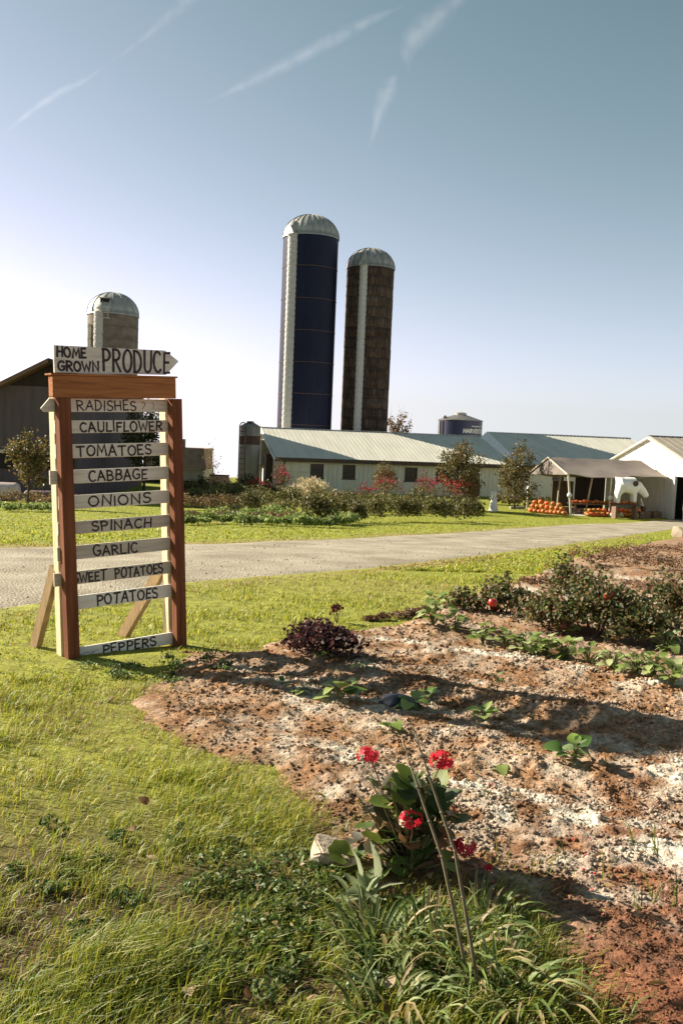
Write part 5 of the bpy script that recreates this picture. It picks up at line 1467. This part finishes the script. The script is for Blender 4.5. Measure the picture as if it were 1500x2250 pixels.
# ---- geranium
gb = hit(900, 1925); YG = gb.y
ger = thing('geranium', 'red flowering geranium with dark scalloped leaves in the foreground', 'geranium', (gb.x, gb.y, 0.0))
def gl(px, py, dY=0.0): p = at(px, py, YG + dY); return Vector((p.x - gb.x, p.y - gb.y, p.z))
GERC = [(.075, .120, .022), (.110, .155, .026), (.045, .075, .020), (.16, .20, .035), (.05, .045, .02)]
DEADC = [(.38, .26, .14), (.45, .34, .20), (.26, .13, .06)]
for i in range(150):
    a = i * 2.4; px = 888 + random.gauss(0, 52); py = random.uniform(1708, 1925)
    if py > 1840: px = 880 + random.gauss(0, 58)
    p = gl(px, py, random.uniform(-.10, .13)); r_ = random.uniform(.028, .050)
    c = random.choice(GERC if random.random() < .8 else DEADC)
    tilt = random.uniform(-.9, .9)
    big_leaf(ger, 'round', c, p, random.uniform(0, 6.28), tilt, r_, random.uniform(-.7, .9))
    MB().tube([(random.uniform(-.02, .02), random.uniform(-.02, .02), .0), Vector((p.x * .5, p.y * .5, p.z * .55)), p], [.005, .004, .0025], 5).build('petiole', m_stem, ger)
FLC = [(.55, .012, .030), (.42, .008, .022), (.68, .03, .055)]
def flower_head(px, py, rpx, n, dY, cols, from_px):
    c = gl(px, py, dY); r_ = rpx * YG / F_PX
    V_, F_, C_ = [], [], []
    for i in range(n):
        d = Vector((random.gauss(0, 1), random.gauss(0, 1), random.gauss(.35, .9))).normalized(); q = c + Vector((d.x * r_, d.y * r_, d.z * r_ * .62))
        tx = d.orthogonal().normalized(); ty = d.cross(tx); col = random.choice(cols)
        pr = r_ * random.uniform(.34, .46)
        for k_ in range(5):
            a = k_ * 1.2566 + i; e_ = tx * math.cos(a) + ty * math.sin(a); s_ = tx * -math.sin(a) + ty * math.cos(a); b0 = len(V_)
            V_ += [q, q + e_ * pr * .7 + s_ * pr * .38 + d * pr * .1, q + e_ * pr * 1.0 + d * pr * .02, q + e_ * pr * .7 - s_ * pr * .38 + d * pr * .1]
            C_ += [col] * 4; F_ += [(b0, b0 + 1, b0 + 2), (b0, b0 + 2, b0 + 3)]
    fh_ = link('flower_head', np_mesh('flower_head', np.array([tuple(v) for v in V_]), np.array(F_), np.array(C_)), PETAL, ger); fh_['kind'] = 'stuff'
    fp = gl(*from_px, dY * .5)
    MB().tube([fp, fp.lerp(c, .5) + Vector((.006, 0, .0)), c], [.0035, .003, .0028], 5).build('flower_stalk', mat('red_stalk', (.16, .06, .035), (.12, .07, .03), 9, .7) if 'red_stalk' not in MATS else MATS['red_stalk'], fh_)
flower_head(808, 1660, 25, 20, .04, FLC, (840, 1740)); flower_head(970, 1670, 27, 24, .02, FLC, (935, 1740)); flower_head(902, 1800, 24, 16, -.16, FLC, (900, 1860))
flower_head(985, 1780, 15, 10, .06, FLC, (960, 1830)); flower_head(1018, 1862, 27, 20, -.02, FLC[:2], (940, 1900)); flower_head(1068, 1906, 16, 8, -.02, FLC[:2], (970, 1925)); flower_head(978, 1852, 12, 6, .0, FLC[:2], (940, 1890))
# fallen petals
for i in range(26):
    px, py = random.uniform(1020, 1330), random.uniform(1880, 2160)
    if i > 18: px, py = random.uniform(1050, 1400), random.uniform(1700, 2000)
    b = hit(px, py); s_ = random.uniform(.004, .009)
    o = MB().add([(-s_, -s_ * .6, 0), (s_ * .2, -s_, .003), (s_, .2 * s_, .005), (.1 * s_, s_, .002), (0, 0, .006)], [(0, 1, 4), (1, 2, 4), (2, 3, 4), (3, 0, 4)]).build('fallen_petal', MATS.get('petal_red') or mat('petal_red', (.50, .015, .025), (.40, .01, .02), 20, .6), None)
    o.location = (b.x, b.y, max(gz_soil(b.x, b.y), H(b.x, b.y)) + .004); o.rotation_euler = (random.uniform(-.4, .4), random.uniform(-.4, .4), random.uniform(0, 6))
    tag(o, 'fallen red geranium petal on the soil', 'petal', 'fallen petals')
# ---- twin dry stalks leaning over it
base = hit(1060, 2205); tops = [at(905, 1592, 2.62), at(884, 1628, 2.66)]
for i, (tp, lab) in enumerate(((tops[0], 'longest dry stalk leaning left across the geranium'), (tops[1], 'shorter dry stalk beside the longest one'))):
    t = thing('dry_stalk', lab, 'stalk', (base.x - .02 * i, base.y + .02 * i, 0.0))
    e_ = tp - Vector(t.location); md = e_ * .5 + Vector((.022 - .01 * i, -.02, .03))
    pts_ = [Vector((0, 0, -.02)).lerp(md, u_ * 2) if u_ <= .5 else md.lerp(e_, u_ * 2 - 1) for u_ in (0, .2, .35, .5, .65, .8, 1)]
    pts_ = [p + Vector((0, 0, .02 * math.sin(j))) * .2 for j, p in enumerate(pts_)]
    MB().tube(pts_, [.0060, .0056, .0053, .0050, .0044, .0036, .0022], 7).build('stalk', m_dry, t, smooth=True)
    for j in (2, 3, 4, 5):
        MB().lathe([(.003, -.006), (.0068, 0), (.003, .006)], 7, c=pts_[j]).build('node', m_dry, t)
    for j in range(6):
        a = random.uniform(0, 6.28); p0 = pts_[-1].lerp(pts_[-2], j * .14)
        MB().tube([p0, p0 + Vector((math.cos(a) * .012, math.sin(a) * .012, .016))], [.0014, .0022], 4).build('bract', m_dry, t)
# ---- rock
rb = hit(738, 1902)
bmr = bmesh.new()
for q in ((-.10, -.06, -.05), (.09, -.07, -.05), (.10, .06, -.05), (-.09, .07, -.05), (-.095, -.055, .045), (-.06, -.075, .075), (.02, -.07, .05), (.085, -.06, .035), (.10, .05, .03), (.03, .07, .055), (-.07, .06, .085), (-.085, .01, .09), (-.02, -.02, .068)):
    bmr.verts.new(q)
bmesh.ops.convex_hull(bmr, input=list(bmr.verts))
bmesh.ops.bevel(bmr, geom=list(bmr.edges), offset=.006, segments=2, affect='EDGES')
bmesh.ops.recalc_face_normals(bmr, faces=bmr.faces)
me = bpy.data.meshes.new('rock'); bmr.to_mesh(me); bmr.free()
rock = link('rock', me, mat('pale_fieldstone', (.50, .40, .29), (.36, .28, .20), 14, .9, bump=.5, bscale=40, c3=(.44, .35, .25)), None, smooth=True)
me.set_sharp_from_angle(angle=R(28))
rock.scale = (1, 1, .78); rock.location = (rb.x, rb.y, .022); rock.rotation_euler = (.05, .1, .1)
tag(rock, 'pale angular fieldstone beside the geranium', 'rock')
p = hit(1492, 1180); o = rock.copy(); o.data = me; COL.objects.link(o); o.location = (p.x, p.y, H(p.x, p.y) + .10); o.scale = (3.6, 3.0, 2.6); o.rotation_euler = (0, .1, 1)
tag(o, 'white boulder at the far end of the soil bed', 'rock')
# ---- silvery lamb's ear leaves and the long grass clump
LE = [(.36, .40, .24), (.30, .34, .19), (.24, .29, .14)]
def px_clump(name, label, cat, px, py, n, kind, cols, s0, s1, h_, spread, pit, group=None):
    b = hit(px, py); t = thing(name, label, cat, (b.x, b.y, H(b.x, b.y)), 0, group)
    for i in range(n):
        a = i * 2.4 + random.uniform(-.5, .5); rr_ = spread * random.random()
        big_leaf(t, kind, random.choice(cols), Vector((math.cos(a) * rr_, math.sin(a) * rr_, h_ * random.random())), a, random.uniform(*pit), random.uniform(s0, s1), random.uniform(-.5, .5))
    return t
tt = px_clump('lambs_ear', 'silvery pointed leaved plant just below the pale rock', 'plant', 800, 1985, 16, 'lance', LE, .08, .14, .02, .05, (.2, 1.3))
for px, py, s_, az in ((785, 1972, .15, 1.9), (812, 1968, .16, 1.4)):
    p = hit(px, py); big_leaf(tt, 'lance', LE[0], Vector((p.x - tt.location.x, p.y - tt.location.y, .01)), az, 1.25, s_, 1.2)
def arch_blades(name, label, px, py, n, l0, l1, w, spread, cols, lean=(.0, 0)):
    b = hit(px, py); t = thing(name, label, 'grass clump', (b.x, b.y, H(b.x, b.y)))
    for i in range(n):
        a = random.uniform(0, 6.28); L_ = random.uniform(l0, l1); r0 = spread * random.random() ** .6; ox, oy = math.cos(a + .6) * r0, math.sin(a + .6) * r0
        out = random.uniform(.45, .95); pts_ = []
        for j in range(7):
            u_ = j / 6; pts_.append(Vector((ox + (math.cos(a) * out + lean[0]) * L_ * u_ ** 1.5 * .8, oy + (math.sin(a) * out + lean[1]) * L_ * u_ ** 1.5 * .8, L_ * (u_ * .85 - out * .75 * u_ ** 2.4))))
        sdv = Vector((-math.sin(a), math.cos(a), .25)).normalized(); V_ = []; ww = w * random.uniform(.6, 1.2)
        for j, p in enumerate(pts_):
            k_ = ww * (1 - (j / 6) ** 2.2) * .5 + .0003; V_ += [p - sdv * k_, p - Vector((0, 0, k_ * .5)), p + sdv * k_]
        F_ = [(j * 3 + q, j * 3 + 3 + q, j * 3 + 4 + q, j * 3 + 1 + q) for j in range(6) for q in (0, 1)]
        c = np.array(random.choice(cols)) * random.uniform(.8, 1.2)
        link('blade', np_mesh('blade', np.array([tuple(v) for v in V_]), np.array(F_), np.tile(c, (len(V_), 1))), GRASS, t, smooth=True)
    return t
ARC = [(.16, .22, .055), (.22, .28, .085), (.11, .16, .04), (.30, .33, .14), (.34, .27, .13)]
arch_blades('daylily_clump', 'largest clump of arching strap leaves under the dry stalks', 985, 2120, 85, .13, .31, .014, .15, ARC)
arch_blades('daylily_clump', 'arching strap leaves left of the dry stalks', 840, 2085, 80, .13, .30, .013, .13, ARC)
arch_blades('daylily_clump', 'strap leaves at the bottom edge right of centre', 1120, 2200, 80, .13, .30, .014, .13, ARC)
arch_blades('daylily_clump', 'strap leaves spilling over the soil right of the geranium', 1075, 2045, 60, .10, .26, .012, .10, ARC)
arch_blades('daylily_clump', 'strap leaves at the bottom edge below the rock', 860, 2225, 60, .12, .27, .012, .13, ARC)
# broad weeds in the turf
row_stuff('clover_patch', 'dark round leafed clover and creeping weeds in the foreground turf', 'clover', [(random.gauss(600, 80), random.uniform(1900, 2130), 90, 26) for _ in range(26)] + [(random.gauss(930, 120), random.uniform(2020, 2230), 80, 30) for _ in range(14)] + [(random.gauss(300, 70), random.uniform(1468, 1510), 50, 16) for _ in range(10)] + [(random.uniform(470, 700), random.uniform(1850, 1960), 60, 18) for _ in range(8)], 90, .022, [(.055, .095, .022), (.085, .13, .03), (.13, .18, .05), (.18, .23, .09)], (4, 4, 2, 1), aspect=.95)
row_stuff('broadleaf_weeds', 'leafy green weeds crowding the foreground below the rock', 'weeds', [(random.gauss(600, 90), random.uniform(1900, 2230), 90, 46) for _ in range(34)] + [(random.uniform(20, 420), random.uniform(1750, 2230), 60, 26) for _ in range(16)] + [(random.gauss(960, 130), random.uniform(2040, 2240), 90, 56) for _ in range(22)] + [(random.gauss(690, 40), random.uniform(1900, 2010), 70, 36) for _ in range(7)] + [(random.gauss(430, 60), random.uniform(1455, 1500), 40, 22) for _ in range(8)], 46, .05, [(.065, .105, .026), (.10, .15, .036), (.15, .20, .06), (.24, .27, .12), (.28, .22, .10)], (4, 4, 3, 1, 1), aspect=.5)
# straw on the soil
n_ = 2600; yy = 1.9 + 9 * rng.random(n_) ** 1.5; xx = (rng.random(n_) * .95 - .25) * (yy * .5 + 1.2); k_ = sdist(xx, yy) > -.05; xx, yy = xx[k_], yy[k_]
p_ = np.stack([xx, yy, soil_z(xx, yy) + .006], 1); dr_ = rng.normal(0, 1, (len(xx), 3)); dr_[:, 2] *= .12
o = leaves('straw_litter', LEAF, None, p_, .02 + .05 * rng.random(len(xx)) ** 2, pal(len(xx), STRAW + [(.10, .07, .04)]), aspect=.10, direc=dr_ * 3)
tag(o, 'bits of straw and dry stems littering the soil bed', 'straw', kind='stuff')
# dead leaves lying in the turf
for i in range(34):
    px, py = random.choice(((random.gauss(960, 110), random.uniform(1960, 2230)), (random.uniform(150, 700), random.uniform(1750, 2230)), (random.gauss(860, 60), random.uniform(1830, 1960))))
    b = hit(px, py)
    o = bpy.data.objects.new('dead_leaf', leaf_mesh('heart', DEADC[i % 3])); COL.objects.link(o)
    o.location = (b.x, b.y, max(H(b.x, b.y), gz_soil(b.x, b.y)) + random.uniform(.01, .03)); s_ = random.uniform(.025, .05); o.scale = (s_, s_, s_); o.rotation_euler = (random.uniform(-.6, .6), random.uniform(-.6, .6), random.uniform(0, 6.28))
    tag(o, 'curled tan dead leaf lying in the foreground grass', 'dead leaf', 'dead leaves in the grass')

# ================================================================== CONTRAILS (far up, real volumes of thin cloud)
def cloud_mat(name, dens, sc):
    m = bpy.data.materials.new(name); m.use_nodes = True; N, L = m.node_tree.nodes, m.node_tree.links
    N.remove(N['Principled BSDF']); v = N.new('ShaderNodeVolumePrincipled'); v.inputs['Color'].default_value = (1, 1, 1, 1); v.inputs['Anisotropy'].default_value = .3
    tc = N.new('ShaderNodeTexCoord'); n = N.new('ShaderNodeTexNoise'); n.inputs['Scale'].default_value = sc; n.inputs['Detail'].default_value = 3
    L.new(tc.outputs['Object'], n.inputs['Vector'])
    mr = N.new('ShaderNodeMapRange'); mr.inputs['From Min'].default_value = .25; mr.inputs['From Max'].default_value = .75; mr.inputs['To Min'].default_value = 0; mr.inputs['To Max'].default_value = dens
    L.new(n.outputs['Fac'], mr.inputs['Value']); L.new(mr.outputs['Result'], v.inputs['Density'])
    L.new(v.outputs['Volume'], N['Material Output'].inputs['Volume'])
    return m
YC = 3000.0
def contrail(label, pts_px, wpx, dens):
    pts_ = [at(px, py, YC) for px, py in pts_px]; c = sum(pts_, Vector()) / len(pts_)
    # smooth the path, then nest a core inside a wider veil so that the edge feathers out
    fine, wf = [], []
    for i in range(len(pts_) - 1):
        for j in range(4):
            fine.append(pts_[i].lerp(pts_[i + 1], j / 4)); wf.append(wpx[i] + (wpx[i + 1] - wpx[i]) * j / 4)
    fine.append(pts_[-1]); wf.append(wpx[-1])
    for _ in range(2):
        fine = [fine[0]] + [(fine[i - 1] + fine[i] * 2 + fine[i + 1]) / 4 for i in range(1, len(fine) - 1)] + [fine[-1]]
    o = None
    for name, k, dd in (('contrail', 1.35, .11), ('veil', 1.0, .12), ('inner_veil', .66, .14), ('core', .36, .2)):
        q = MB().tube([p - c for p in fine], [w * k * YC / F_PX * .5 for w in wf], 14).build(name, cloud_mat('thin_cloud', dens * dd, .022), o, smooth=True)
        if o is None:
            o = q; o.location = c
    tag(o, label, 'contrail', 'contrails')
contrail('contrail low at the upper left, running up to the right', [(10, 295), (60, 250), (120, 208), (190, 175), (225, 150)], [3, 12, 15, 12, 2], .011)
contrail('faint contrail fragment at the top left edge', [(225, 150), (290, 105), (345, 60), (395, 15), (440, -20)], [2, 9, 16, 22, 22], .005)
contrail('longest straight contrail across the upper middle', [(450, 228), (530, 190), (620, 145), (710, 98), (790, 55), (850, 28), (890, 12)], [3, 18, 24, 26, 22, 12, 3], .006)
contrail('broad cloud wisp right of the longest contrail', [(900, 160), (893, 120), (905, 82), (940, 52), (985, 20), (1020, -15)], [4, 26, 44, 46, 34, 24], .0042)
contrail('narrow upright wisp above the shorter silo', [(808, 335), (822, 290), (832, 245), (846, 208), (862, 178), (872, 165)], [3, 14, 26, 36, 26, 4], .0055)
